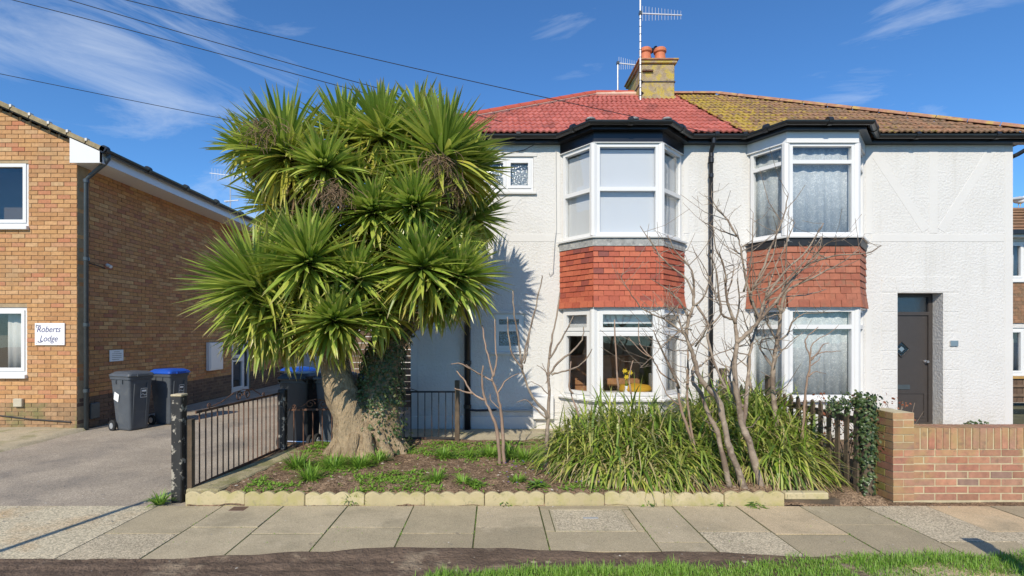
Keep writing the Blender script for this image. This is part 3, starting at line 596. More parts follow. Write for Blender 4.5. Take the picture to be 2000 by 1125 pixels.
# hung tiles: every tile its own piece
tt = MB(); tt.add([(-.5,-.5,-.5),(.5,-.5,-.5),(.5,.5,-.5),(-.5,.5,-.5),(-.5,.1,.5),(.5,.1,.5),(.5,.5,.5),(-.5,.5,.5)], [(0,3,2,1),(4,5,6,7),(0,1,5,4),(1,2,6,5),(2,3,7,6),(3,0,4,7)])
TnewT = template(tt, M_tile_new); ToldT = template(tt, M_tile_old)
def hung(parent, b, T, rows, tw):
    zlo, zhi = 2.128, 3.125; g = (zhi-zlo)/rows
    for A, B in zip(b, b[1:]):
        A = Vector(A); B = Vector(B); d = B-A; L = d.length; d.normalize(); n = Vector((d.y,-d.x)); first = A.y > 8.5; last = B.y > 8.5
        for r in range(rows):
            z = zlo+(r+0.5)*g; u = -0.02-(tw/2 if r % 2 else 0)
            kick = 0.03*max(0,1-r/3.0)**2
            while u < L+0.02:
                a0 = max(u,-0.022 if not first else 0.0); a1 = min(u+tw, L+0.022 if not last else L)
                if a1-a0 > 0.02:
                    c = A+d*((a0+a1)/2)+n*(0.028+kick+ru(-0.002,0.003))
                    M = Matrix(((d.x*(a1-a0-0.006), -n.x*0.03, 0, c.x),(d.y*(a1-a0-0.006), -n.y*0.03, 0, c.y),(0,0,(g*1.14),z+g*0.02+ru(-0.0025,0.0025)),(0,0,0,1)))
                    o = bpy.data.objects.new('hung_tile', T); COL.objects.link(o); o.parent = parent; o.matrix_parent_inverse = parent.matrix_basis.inverted(); o.matrix_basis = M
                u += tw
hung(houseL, bay1, TnewT, 11, 0.168); hung(houseR, bay2, ToldT, 9, 0.172)
# bay windows
def bay_windows(h, b, lo, up):
    for z0, z1, rowsF, rowsS, sash in (lo, up):
        for i, (A, B) in enumerate(zip(b, b[1:])):
            A = Vector(A); B = Vector(B); d = (B-A).normalized(); L = (B-A).length
            rows = rowsF if i == 1 else rowsS
            window(h, A+d*0.045, B-d*0.045, z0, z1, even(L-0.09, z1-z0, rows, 0.05, sash), 0.08)
        for p in b[1:3]:
            MB().tube([(p[0],p[1]+0.035,z0),(p[0],p[1]+0.035,z1)],0.062,8).build('corner_post', M_upvc, h)
bay_windows(houseL, bay1, (0.652,2.098,[(0.05,1.05),(1.10,1.40)],[(0.05,1.05),(1.10,1.40)],True), (3.287,4.773,[(0.05,0.72),(0.785,1.43)],[(0.05,0.72),(0.785,1.43)],False))
bay_windows(houseR, bay2, (0.652,2.098,[(0.05,1.12),(1.19,1.40)],[(0.05,1.12),(1.19,1.40)],False), (3.287,4.773,[(0.05,1.16),(1.22,1.44)],[(0.05,1.16),(1.22,1.44)],False))
for A, B in zip(bay1, bay1[1:]):
    hang(houseL, A, B, 3.31, 4.70, 0.10, M_blind, 'blind', 0, 4)
for A, B in zip(bay2, bay2[1:]):
    hang(houseR, A, B, 3.30, 4.765, 0.12, M_lace, 'net_curtain', 0.013, 90); hang(houseR, A, B, 0.67, 2.09, 0.12, M_lace, 'net_curtain', 0.013, 90)
hang(houseL, bay1[1], bay1[2], 1.86, 2.06, 0.14, M_blind, 'blind', 0, 4); hang(houseL, bay1[0], bay1[1], 1.72, 2.06, 0.14, M_blind, 'blind', 0, 4)
hang(houseL, (2.78,8.45), (3.14,8.83), 0.66, 2.08, 0.10, M_curtain, 'curtain', 0.025, 40)
# small windows
for op, cells in ((sw_up,2),(sw_lo,1)):
    L = op[1]-op[0]-0.006; H = op[3]-op[2]-0.006
    if cells == 2: cl = even(L,H,[(0.075,H-0.06)],0.05,True,2)
    else: cl = [(0.05,L-0.05,0.06,H*0.60,True),(0.05,L-0.05,H*0.66,H-0.05,True)]
    window(houseL,(op[0]+0.003,F),(op[1]-0.003,F),op[2]+0.003,op[3]-0.003,cl,0.07,mpane=M_glassobs,sash=0.04,set_in=0.02)
    MB().box(op[0]+0.01,op[1]-0.01,F+0.12,F+0.125,op[2]+0.01,op[3]-0.01).build('backing_sheet', mat('mottled_backing',(0.30,0.33,0.34),0.6,0.5,45,bump=0.8,bscale=50,patches=[((0.68,0.71,0.72),34,0.5,0.56,0.9),((0.06,0.07,0.07),40,0.60,0.64,0.8)]), houseL)  # grey mottled sheet added behind the obscured glass to give its tone
    bevel(MB().box(op[0]-0.05,op[1]+0.05,F-0.05,F-0.002,op[2]-0.045,op[2]+0.0).build('sill', M_smoothband, houseL),0.006)
    bevel(MB().box(op[0]-0.06,op[1]+0.06,F-0.012,F+0.002,op[3]+0.002,op[3]+0.06).build('head_band', M_smoothband, houseL),0.004)
# front door of the right house
dY = 9.06
dfn = lambda u,v,h: (u, dY+h, v)
fr = bevel(MB().holes(dr[0]+0.002,dr[1]-0.002,0.10,2.395,0,0.07,[(dr[0]+0.06,dr[1]-0.075,0.13,2.02),(dr[0]+0.06,dr[1]-0.075,2.08,2.34)],dfn).build('door_frame', M_door, houseR),0.005)
MB().box(dr[0]+0.055,dr[1]-0.07,dY+0.03,dY+0.036,2.07,2.35).build('pane', glass_mat('fanlight_glass',(0.12,0.14,0.16),0.2,0.25,0.4,60), fr)
cxD, czD = 7.20, 1.42
leaf = MB().box(dr[0]+0.062,dr[1]-0.077,dY+0.022,dY+0.062,0.131,2.018).build('door', M_door, houseR)
for x0,x1,z0,z1 in ((dr[0]+0.10,dr[1]-0.115,0.20,0.66),): MB().holes(x0,x1,z0,z1,0.010,0.024,[(x0+0.03,x1-0.03,z0+0.03,z1-0.03)],dfn).build('panel_moulding', M_door, leaf)
dia = MB(); s = 0.14
for a,b in (((0,-s),(s,0)),((s,0),(0,s)),((0,s),(-s,0)),((-s,0),(0,-s))): dia.bar((cxD+a[0],dY+0.016,czD+a[1]),(cxD+b[0],dY+0.016,czD+b[1]),0.014,0.03,(0,1,0))
dia.build('diamond_frame', M_door, leaf); MB().prism([(cxD,czD-0.13),(cxD+0.13,czD),(cxD,czD+0.13),(cxD-0.13,czD)],0.012,0.02,dfn).build('diamond_pane', glass_mat('diamond_glass',(0.22,0.24,0.25),0.12,0.2,0.8,40), leaf)
MB().prism([(cxD,czD-0.05),(cxD+0.05,czD),(cxD,czD+0.05),(cxD-0.05,czD)],0.008,0.012,dfn).build('bevel_stud', M_chrome, leaf)
lb = MB().box(cxD-0.13,cxD+0.15,dY+0.010,dY+0.021,0.71,0.79).build('letter_plate', M_darkgrey, leaf)
MB().lathe((dr[1]-0.115,dY+0.021,1.20),[(0.028,0),(0.028,-0.012),(0.012,-0.015),(0.012,-0.04),(0.025,-0.045),(0.022,-0.065)],14,'y').build('door_knob', M_chrome, houseR)
bevel(MB().box(dr[0]-0.02,dr[1]+0.02,F-0.22,dY,-0.1,0.098).build('door_step', M_concrete, houseR),0.01)
np_ = MB().box(WX(1854,F),WX(1869,F),F-0.028,F-0.012,WZ(676,F),WZ(665,F)).build('number_plate', M_chrome, houseR)
# vents, boxes and pipes on the left house wall
def grille(parent, x0,x1,z0,z1, m, nx, nz, y=F):
    v = MB().holes(x0,x1,z0,z1,-0.014,0.004,[(x0+0.012+(x1-x0-0.024)*(i+0.18)/nx, x0+0.012+(x1-x0-0.024)*(i+0.82)/nx, z0+0.012+(z1-z0-0.024)*(j+0.18)/nz, z0+0.012+(z1-z0-0.024)*(j+0.82)/nz) for i in range(nx) for j in range(nz)],lambda u,vv,h:(u,y+h,vv)).build('vent', m, parent); return v
grille(houseL, WX(861,F),WX(884,F),WZ(637,F),WZ(624,F), M_beige, 7, 3); grille(houseL, WX(988,F),WX(1011,F),WZ(847,F),WZ(833,F), M_smoothband, 7, 4)
bevel(MB().box(WX(1040,F),WX(1080,F),F-0.12,F-0.001,WZ(817,F),WZ(770,F)).build('meter_box', M_upvc, houseL),0.01)
bevel(MB().box(WX(1100,F),WX(1111,F),F-0.05,F-0.001,WZ(820,F),WZ(803,F)).build('switch_box', M_greycover, houseL),0.006)
def downpipe(parent, x, y, z0, z1, r, m, clips):
    p = MB().tube([(x,y,z0),(x,y,z1)], r, 14).build('downpipe', m, parent, smooth=True)
    for z in clips: MB().tube([(x,y,z-0.03),(x,y,z+0.03)], r*1.22, 14).build('pipe_clip', m, p)
    return p
dpx = WX(1389,8.76); downpipe(houseL, dpx, 8.765, 0.05, 4.72, 0.036, M_blackplastic, [4.4,3.1,1.9,0.8])
MB().tube([(dpx,8.66,5.0),(dpx,8.66,4.93),(dpx,8.765,4.80),(dpx,8.765,4.70)],0.036,12).build('downpipe_bend', M_blackplastic, houseL)
MB().tube([(dpx,8.765,4.62),(dpx,8.765,4.70)],0.048,12).build('pipe_collar', M_blackplastic, houseL)
sp = downpipe(houseL, WX(913,8.76), 8.765, 0.05, 5.0, 0.055, M_blackplastic, [4.2,2.4,1.2,0.45])
MB().tube([(WX(913,8.76),8.74,0.40),(WX(930,8.76),8.76,0.38),(WX(970,8.78),8.80,0.385)],0.02,8).build('waste_pipe', M_blackplastic, houseL)
MB().tube([(WX(942,8.78),8.80,0.38),(WX(1045,8.78),8.80,0.375),(WX(1045,8.78),8.80,0.1)],0.02,8).build('waste_pipe', M_greycover, houseL)
MB().tube([(1.05,8.83,4.85),(1.06,8.83,3.5),(1.03,8.82,3.28),(1.0,8.82,2.75),(0.95,8.82,2.70),(0.93,8.82,2.75)],0.006,6).build('wall_cable', M_greycover, houseL)
MB().tube([(1.02,8.70,4.97),(0.7,8.72,4.93),(0.5,8.82,4.86),(0.2,8.83,4.80),(-0.3,8.84,4.82)],0.006,6).build('wall_cable', M_cable, houseL)
bevel(MB().box(XL-0.002,XP-0.01,F-0.02,F+0.001,-0.1,0.27).build('plinth', M_smoothband, houseL),0.01)
pa = [(WX(816,F),0.05),(WX(898,F),0.05),(WX(898,F),1.45)]+[(WX(898,F)-0.42*(1-math.cos(R(a))),1.45+0.36*math.sin(R(a))) for a in range(15,91,15)]+[(WX(816,F),1.81)]
bevel(MB().prism(pa,-0.016,0.01,fnF).build('porch_infill', M_roughcast, houseL),0.006)
# right end of the gutter: swan-neck
MB().tube([(XR+0.18,8.66,5.0),(XR+0.16,8.68,4.88),(XR+0.04,8.80,4.78),(XR+0.06,9.2,4.74)],0.036,10).build('downpipe_bend', M_blackplastic, houseR)

# ---- roof
RY, RZ = 11.9, 7.23; EY, EZ = 8.64, 5.09; RXL, RXR = 2.30, 5.15; EXL, EXR = XL-0.24, XR+0.24
def roof_plane(name, pts, m, parent, th=0.05):
    n = len(pts); mb = MB(); mb.add(list(pts)+[(p[0],p[1],p[2]-th) for p in pts], [tuple(range(n)), tuple(range(2*n-1,n-1,-1))]+[(i,i+n,(i+1)%n+n,(i+1)%n) for i in range(n)]); return mb.build(name, m, parent)
BY = 15.4
roofL = roof_plane('roof', [(EXL,EY,EZ-0.03),(ROOFSPLIT,EY,EZ-0.03),(ROOFSPLIT,RY,RZ-0.03),(RXL,RY,RZ-0.03)], M_roof_red, houseL)
roofR = roof_plane('roof', [(ROOFSPLIT+0.002,EY,EZ-0.03),(EXR,EY,EZ-0.03),(RXR,RY,RZ-0.03),(ROOFSPLIT+0.002,RY,RZ-0.03)], M_roof_brown, houseR)
roof_plane('roof_side', [(EXL,EY+0.003,EZ-0.03),(RXL,RY+0.003,RZ-0.03),(EXL,BY,EZ-0.03)], M_roof_red, houseL); roof_plane('roof_side', [(EXR,EY+0.003,EZ-0.03),(EXR,BY,EZ-0.03),(RXR,RY+0.003,RZ-0.03)], M_roof_brown, houseR)
roof_plane('roof_rear', [(EXL+0.01,BY+0.01,EZ-0.03),(RXL,RY+0.01,RZ-0.03),(ROOFSPLIT,RY+0.01,RZ-0.03),(ROOFSPLIT,BY+0.01,EZ-0.03)], M_roof_red, houseL)
roof_plane('roof_rear', [(ROOFSPLIT+0.002,BY+0.01,EZ-0.03),(ROOFSPLIT+0.002,RY+0.01,RZ-0.03),(RXR,RY+0.01,RZ-0.03),(EXR-0.01,BY+0.01,EZ-0.03)], M_roof_brown, houseR)
for h, b, m in ((houseL,bay1,M_roof_red),(houseR,bay2,M_roof_brown)):   # low roofs over the bays
    o = offset_path([(b[0][0]-0.3,F),(b[0][0],F),b[1],b[2],(b[3][0],F),(b[3][0]+0.3,F)],0.17); zt = 5.075
    q = [(o[1].x,o[1].y,zt),(o[2].x,o[2].y,zt),(o[3].x,o[3].y,zt),(o[4].x,o[4].y,zt),(o[3].x,9.1,EZ+0.30),(o[2].x,9.1,EZ+0.30)]
    roof_plane('bay_roof', q, m, h, 0.03)
for px in (1153,1238,1302):
    c = W(px,236,8.14); MB().lathe((c.x,c.y,5.085),[(0.075,0),(0.085,0.015),(0.06,0.035),(0.02,0.045)],10).build('lead_cap', M_lead, roofL)
slope = Vector((0,RY-EY,RZ-EZ)); SLEN = slope.length; sdir = slope.normalized(); snrm = Vector((1,0,0)).cross(sdir).normalized()
def wavy_template(m):
    mb = MB(); vs = []; fs = []; n = 12
    for i in range(n+1):
        x = -0.5+i/n; h = 0.011*math.cos(4*math.pi*(x))
        vs += [(x,0,h+0.026),(x,1,h+0.004),(x,0,h+0.004)]
    for i in range(n):
        a = i*3; b = a+3; fs += [(a,b,b+1,a+1),(a+2,b+2,b,a)]
    mb.add(vs, fs); return template(mb, m, smooth=False)
def roof_tiles(parent, T, xl, xr, rows, tw, jit):
    items = []; g = SLEN/rows
    for r in range(rows):
        v0 = r*g; u = (v0+g*0.5)/SLEN; x0, x1 = xl(u), xr(u); x = x1
        while x > x0+0.03:
            a = max(x0, x-tw); c = Vector((0,EY,EZ))+sdir*(v0-0.02+ru(-1,1)*jit)+snrm*(0.004+ru(0,1)*jit)
            M = Matrix(((x-a,0,0,(x+a)/2),(0,sdir.y*g*1.12,snrm.y,c.y),(0,sdir.z*g*1.12,snrm.z,c.z),(0,0,0,1)))
            items.append((0,M)); x = a
    place_pieces('roof_tile','roof_tiling',[T],items,parent,300)
roof_tiles(roofL, wavy_template(M_roof_red), lambda u: EXL+(RXL-EXL)*u, lambda u: ROOFSPLIT+0.05*math.sin(u*40), 13, 0.205, 0.005)
roof_tiles(roofR, wavy_template(M_roof_brown), lambda u: ROOFSPLIT+0.002, lambda u: EXR+(RXR-EXR)*u, 14, 0.205, 0.008)
def ridge_run(parent, a, b, m, ln=0.40, r=0.10):
    a = Vector(a); b = Vector(b); n = max(1,int((b-a).length/ln)); d = (b-a).normalized(); up = Vector((0,0,1)); sd = d.cross(up).normalized(); u2 = sd.cross(d)
    for i in range(n):
        p = a+(b-a)*(i/n)+d*0.006; q = a+(b-a)*((i+1)/n)-d*0.006; mb = MB(); vs = []; fs = []; K = 8
        for e, rr in ((p,r*1.04),(q,r)):
            for ring in (rr, rr-0.018):
                for k in range(K+1):
                    t = math.pi*(0.06+0.88*k/K); vs.append(e+sd*(math.cos(t)*ring)+u2*(math.sin(t)*ring-0.01))
        m1 = K+1
        for k in range(K): fs += [(k,k+1,2*m1+k+1,2*m1+k),(m1+k+1,m1+k,3*m1+k,3*m1+k+1),(k+1,k,m1+k,m1+k+1),(2*m1+k,2*m1+k+1,3*m1+k+1,3*m1+k)]
        fs += [(0,2*m1,3*m1,m1),(K,m1+K,3*m1+K,2*m1+K)]
        mb.add(vs, fs); mb.build('ridge_tile', m, parent, smooth=False)
ridge_run(roofL,(EXL+0.05,EY+0.04,EZ+0.05),(RXL,RY,RZ+0.02),M_ridge_red); ridge_run(roofL,(RXL+0.02,RY,RZ+0.02),(3.22,RY,RZ+0.02),M_ridge_red)
MB().tube([(EXL+0.06,EY,EZ+0.035),(RXL,RY-0.05,RZ),(ROOFSPLIT-0.05,RY-0.07,RZ-0.012)],0.062,6).build('ridge_mortar', M_mortar_pink, roofL)
ridge_run(roofR,(4.02,RY,RZ+0.01),(RXR,RY,RZ+0.01),M_ridge_old,0.45,0.09); ridge_run(roofR,(RXR+0.02,RY-0.015,RZ),(EXR-0.05,EY+0.04,EZ+0.04),M_ridge_old,0.45,0.09)
MB().tube([(EXR-0.02,EY+0.02,EZ+0.02),(EXR+0.04,EY+0.0,EZ+0.03)],0.06,8).build('hip_end', M_lead, roofR)
# chimney
cY0, cY1, cX0, cX1 = 11.4, 12.55, 3.25, 4.0
ch = bevel(MB().box(cX0,cX1,cY0,cY1,6.4,7.70).build('chimney', M_chimney, houseL),0.02)
bevel(MB().box(cX0-0.045,cX1+0.045,cY0-0.045,cY1+0.045,7.702,7.76).build('chimney_crown', M_chimney, ch),0.012)
bevel(MB().box(cX0-0.075,cX1+0.075,cY0-0.075,cY1+0.075,7.762,7.80).build('chimney_cap', M_ridge_old, ch),0.012)
MB().box(cX0-0.012,cX1+0.012,cY0-0.012,cY1+0.012,7.29,7.315).build('lashing_strap', M_ironblack, ch)
MB().box(cX0+0.02,cX0+0.26,cY0-0.05,cY0-0.002,7.52,7.55).build('bracket', M_rust, ch)
MB().prism([(cX0-0.02,cY0-0.02),(cX1+0.02,cY0-0.02),(cX1+0.02,cY1+0.02),(cX0-0.02,cY1+0.02)],6.72,6.98,lambda u,v,h:(u,v,h)).build('flaunching', M_chimney, ch)
for x,y in ((3.43,11.68),(3.76,11.68),(3.58,12.1)):
    MB().lathe((x,y,7.80),[(0.135,0),(0.13,0.10),(0.112,0.27),(0.13,0.285),(0.142,0.30),(0.142,0.355),(0.12,0.385),(0.105,0.39),(0.09,0.33)],18).build('chimney_pot', M_pot, ch, smooth=False)

# ================================================================== INTERIOR THINGS SEEN THROUGH THE LOWER BAY
CDY = -1.2
cd = thing('chest_of_drawers', 'pine chest of drawers inside the lower bay window room', 'chest', (1.95,10.0,0.12))
MB().box(1.15,2.75,10.95+CDY,11.4+CDY,0.13,1.28).build('carcass', M_pine, cd)
for k in range(4):
    for j in range(2):
        d = MB().box(1.19+j*0.78,1.93+j*0.78,10.92+CDY,10.948+CDY,0.20+k*0.265,0.44+k*0.265).build('drawer', M_pine, cd); MB().lathe((1.56+j*0.78,10.92+CDY,0.32+k*0.265),[(0.02,0),(0.02,-0.02)],10,'y').build('knob', M_pine, d)
cu = MB(); cu.lathe((2.35,8.62,0.74),[(0.05,-0.05),(0.24,-0.03),(0.30,0.03),(0.24,0.09),(0.05,0.12)],18); tag(cu.build('cushion', M_mustard, smooth=True), 'mustard yellow cushion on the lower bay window ledge', 'cushion')
tag(MB().box(1.35,3.05,8.44,9.08,0.60,0.682).build('window_board', M_upvc), 'white window board inside the lower bay under the cushion', 'window board')
va = thing('flower_vase', 'slim vase of yellow daffodils behind the lower bay window', 'vase', (2.16,8.42,0.66))
MB().lathe((2.16,8.43,0.683),[(0.03,0),(0.034,0.06),(0.022,0.12),(0.028,0.15)],14).build('vase', M_white, va, smooth=True)
for dx_, z_ in ((-0.03,1.08),(0.06,1.05),(0.0,0.98)):
    MB().tube([(2.16,8.43,0.80),(2.16+dx_*0.6,8.43,0.95),(2.16+dx_,8.42,z_)],0.005,6).build('stem', M_clump, va); fl = MB(); fl.lathe((2.16+dx_,8.405,z_),[(0.016,0.0),(0.016,-0.02),(0.022,-0.03)],10,'y')
    for k in range(6):
        a = k*math.pi/3; blade(fl,(2.16+dx_,8.41,z_),(math.cos(a),-0.1,math.sin(a)),0.05,0.03,0,2,0,up=Vector((0,1,0)))
    fl.build('flower', M_daff, va)
tag(bevel(MB().box(2.62,2.80,8.60,8.74,0.683,1.02).build('storage_box', M_greycover),0.01), 'pale ribbed box at the right of the lower bay window ledge', 'box')

# ================================================================== LODGE (left brick building)
LX, LB = -7.23, 17.5
lodge = thing('brick_lodge', 'buff brick two storey lodge with white eaves beside the driveway', 'building', (LX-3,F+2,0))
LW0 = -14.0; PEAK = -10.6; EZL = 4.82; pitch = 0.447
def roofz(x): return EZL+pitch*((-6.67-x) if x > PEAK else (-6.67-PEAK)-(PEAK-x))
wu = (-9.45,WX(55,F),WZ(445,F),WZ(313,F)); wl = (-9.45,WX(52,F),WZ(735,F),WZ(600,F))
core = MB(); core.holes(LW0,LX,-0.2,4.64,0.012,0.25,[wu,wl],fnF); core.build('wall', M_mortar, lodge)
gab = MB(); gab.prism([(LW0,4.642),(LX,4.642),(LX,roofz(LX)-0.09),(PEAK,roofz(PEAK)-0.09),(LW0,roofz(LW0)-0.09)],0.012,0.25,fnF); gab.build('gable', M_mortar, lodge)
fnS = lambda u,v,h: (LX-h, u, v)     # side wall: u = Y
sdoor = (14.05,15.15,0.02,2.12)
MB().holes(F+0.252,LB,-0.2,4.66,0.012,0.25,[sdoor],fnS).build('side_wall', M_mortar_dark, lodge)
MB().box(LW0,LW0+0.2,F+0.26,LB,-0.2,4.6).build('far_wall', M_mortar, lodge); MB().box(LW0+0.21,LX-0.26,LB-0.2,LB,-0.2,4.6).build('rear_wall', M_mortar, lodge)
bt = MB(); bt.add([(-.5,0,-.5),(.5,0,-.5),(.5,0,.5),(-.5,0,.5),(-.5,1,-.5),(.5,1,-.5),(.5,1,.5),(-.5,1,.5)], [(0,1,2,3),(1,5,6,2),(0,4,5,1)[::-1],(3,2,6,7),(4,0,3,7)])
def courses(u0, u1, z0, z1, ops, mkM, pick, off=0.0, top=None):
    items = []; z = z0; r = 0; ch_ = 0.075
    while z+0.065 <= z1+1e-6:
        ua, ub = u0, u1
        if top: ua, ub = top(z+0.07)
        segs = [(ua,ub)] if ub > ua else []
        for o in ops:
            if o[2] < z+0.065 and o[3] > z:
                ns = []
                for a,b in segs:
                    if o[1] <= a or o[0] >= b: ns.append((a,b))
                    else:
                        if o[0] > a: ns.append((a,o[0]))
                        if o[1] < b: ns.append((o[1],b))
                segs = ns
        base = u1-(0.1125 if r % 2 else 0)-off-0.225*80
        for a,b in segs:
            k = math.floor((a-base)/0.225); u = base+k*0.225
            while u < b:
                p, q = max(u,a), min(u+0.225,b)
                if q-p > 0.03: items.append((pick(z), mkM((p+q)/2, z+0.0325, q-p-0.010, 0.065)))
                u += 0.225
        z += ch_; r += 1
    return items
def mkF(u,z,L,H): return Matrix(((L,0,0,u),(0,0.02,0,F+0.001+ru(-0.0025,0.0025)),(0,0,H,z),(0,0,0,1)))
def mkS(u,z,L,H): return Matrix(((0,-0.02,0,LX-0.001+ru(-0.0025,0.0025)),(L,0,0,u),(0,0,H,z),(0,0,0,1)))
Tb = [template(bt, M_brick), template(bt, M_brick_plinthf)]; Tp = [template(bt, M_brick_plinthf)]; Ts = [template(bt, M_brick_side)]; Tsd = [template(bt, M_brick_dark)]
def gabtop(z): 
    if z < 4.9: return (LW0,LX)
    a = -6.67-(z+0.055-EZL)/pitch; return (2*PEAK-a, min(LX,a))
fr_items = courses(LW0,LX,0.50,6.5,[wu,wl],mkF,lambda z:0,0,gabtop)
place_pieces('brick','brick_courses',[Tb[0]],fr_items,lodge,220)
place_pieces('brick','plinth_courses',Tp,courses(LW0,LX,-0.10,0.49,[],mkF,lambda z:0),lodge,40)
place_pieces('brick','side_brick_courses',Ts,courses(F+0.0,LB,0.575,4.62,[sdoor],mkS,lambda z:0,0.05),lodge,240)
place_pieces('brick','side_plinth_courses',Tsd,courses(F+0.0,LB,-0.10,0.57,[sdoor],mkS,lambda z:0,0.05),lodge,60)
# lodge eaves, roof and windows
MB().box(LX+0.001,-6.72,8.74,LB+0.2,4.615,4.64).build('soffit', M_upvc, lodge)
MB().box(-6.72,-6.70,8.70,LB+0.2,4.605,4.80).build('fascia', M_upvc, lodge)
MB().prism([(LX+0.0,4.60),(-6.70,4.60),(-6.70,roofz(-6.70)-0.045),(LX,roofz(LX)-0.045)],-0.15,-0.12,fnF).build('eaves_box', M_upvc, lodge)
lr = roof_plane('roof', [(-6.62,8.72,roofz(-6.62)),(-6.62,LB+0.2,roofz(-6.62)),(PEAK,LB+0.2,roofz(PEAK)),(PEAK,8.72,roofz(PEAK))], mat('concrete_tile_roof',(0.10,0.085,0.065),0.95,0.3,6,bump=0.6,bscale=20), lodge, 0.05)
roof_plane('roof_far', [(PEAK-0.002,8.72,roofz(PEAK)),(PEAK-0.002,LB+0.2,roofz(PEAK)),(LW0-0.5,LB+0.2,roofz(LW0-0.5)),(LW0-0.5,8.72,roofz(LW0-0.5))], MATS['concrete_tile_roof'], lodge, 0.05)
M_verge = mat('mossy_verge',(0.30,0.24,0.14),0.95,0.3,7,bump=0.6,bscale=50,patches=[((0.16,0.13,0.06),5,0.5,0.62,0.6)])
x = -6.63
while x > PEAK+0.3:
    a = Vector((x,8.705,roofz(x)+0.015)); b = Vector((x-0.30,8.705,roofz(x-0.30)+0.015)); MB().bar(a,b,0.05,0.075,(0,1,0) if False else (0,0,1)).build('verge_tile', M_verge, lr)
    MB().obox(Matrix.Translation((x-0.30,8.70,roofz(x-0.30)+0.05)),0.035,0.07,0.045).build('verge_clip', M_smoothband, lr); x -= 0.32
lg = MB(); rr = [(-6.645+0.06*math.cos(R(180+i*22.5)),0,4.83+0.06*math.sin(R(180+i*22.5))) for i in range(9)]; rr += [(-6.645+0.05*math.cos(R(360-i*22.5)),0,4.83+0.05*math.sin(R(360-i*22.5))) for i in range(9)]
n_ = len(rr); lg.add([(p[0],8.66,p[2]) for p in rr]+[(p[0],LB+0.2,p[2]) for p in rr],[(i,(i+1)%n_,(i+1)%n_+n_,i+n_) for i in range(n_)]+[tuple(range(n_)),tuple(reversed(range(n_,2*n_)))])
lgo = lg.build('gutter', M_blackplastic, lodge)
for y in (8.72,9.8,11.0,12.2,13.4,14.6,15.8): MB().tube([(-6.645,y-0.04,4.825),(-6.645,y+0.04,4.825)],0.068,12).build('gutter_bracket', M_blackplastic, lgo)
MB().tube([(-6.645,8.80,4.80),(-6.645,8.80,4.70),(-6.72,8.82,4.63),(-7.05,8.93,4.46),(-7.14,8.94,4.38),(-7.14,8.94,0.02)],0.036,12).build('downpipe', M_darkgrey, lodge, smooth=True)
for z in (4.36,3.0,1.85,0.7): MB().tube([(-7.14,8.94,z-0.03),(-7.14,8.94,z+0.03)],0.046,12).build('pipe_clip', M_darkgrey, lodge)
for op in (wu,wl):
    L = op[1]-op[0]-0.006; H = op[3]-op[2]-0.006
    f = window(lodge,(op[0]+0.003,F+0.03),(op[1]-0.003,F+0.03),op[2]+0.003,op[3]-0.003,even(L,H,[(0.10,H-0.06)],0.06,True,2),0.07,sash=0.045)
    bevel(MB().box(op[0]-0.03,op[1]+0.02,F-0.06,F+0.02,op[2]-0.035,op[2]+0.03).build('sill', M_upvc, lodge),0.006)
MB().box(-9.5,-7.9,F+0.5,F+0.52,0.9,2.3).build('room_screen', mat('dark_room',(0.10,0.08,0.06),0.9,0.1,2), lodge)
MB().box(-9.5,-7.9,F+0.7,F+0.72,3.4,4.7).build('room_screen', MATS['dark_room'], lodge)
hang(lodge,(-8.62,F+0.16),(-8.16,F+0.16),wl[2]+0.05,wl[3]-0.04,0.05,M_curtain,'curtain',0.02,40)
# side door
sd_ = thing_door = MB()
window(lodge,(LX-0.05,sdoor[0]+0.003),(LX-0.05,sdoor[1]-0.003),0.03,2.11,[(0.10,0.70,0.12,0.92,True),(0.10,0.70,1.02,1.98,True),(0.80,1.03,0.12,1.98,False)],0.07,name='side_door',mpane=glass_mat('dark_glass',(0.18,0.2,0.2),0.14))
MB().box(LX-0.045,LX+0.0,14.2,14.45,0.97,1.0).build('letter_plate', M_ironblack, lodge); MB().tube([(LX-0.02,14.12,1.20),(LX+0.03,14.12,1.20),(LX+0.03,14.25,1.20)],0.012,8).build('door_handle', M_chrome, lodge)
mbx = bevel(MB().box(LX,LX+0.09,12.8,13.45,0.76,1.47).build('meter_box', M_upvc, lodge),0.01); MB().box(LX+0.09,LX+0.102,12.85,13.40,0.81,1.42).build('meter_door', M_upvc, mbx)
bevel(MB().box(WX(30,F),WX(47,F),F-0.05,F+0.002,WZ(794,F),WZ(778,F)).build('vent_cover', M_beige, lodge),0.008)
bevel(MB().box(LX,LX+0.04,9.12,9.32,0.17,0.45).build('gas_cover', M_darkgrey, lodge),0.008)
MB().tube([(LX+0.02,9.05,2.95),(LX+0.05,9.2,2.93),(LX+0.03,9.45,2.90)],0.01,6).build('wall_cable', M_cable, lodge)
MB().tube([(LX+0.03,9.5,2.97),(LX+0.12,9.48,2.93)],0.03,8).build('lamp_sensor', M_upvc, lodge)
MB().tube([(WX(0,F),F-0.01,0.28),(WX(60,F),F-0.015,0.22),(WX(140,F),F-0.015,0.17)],0.012,6).build('ground_cable', M_cable, lodge)
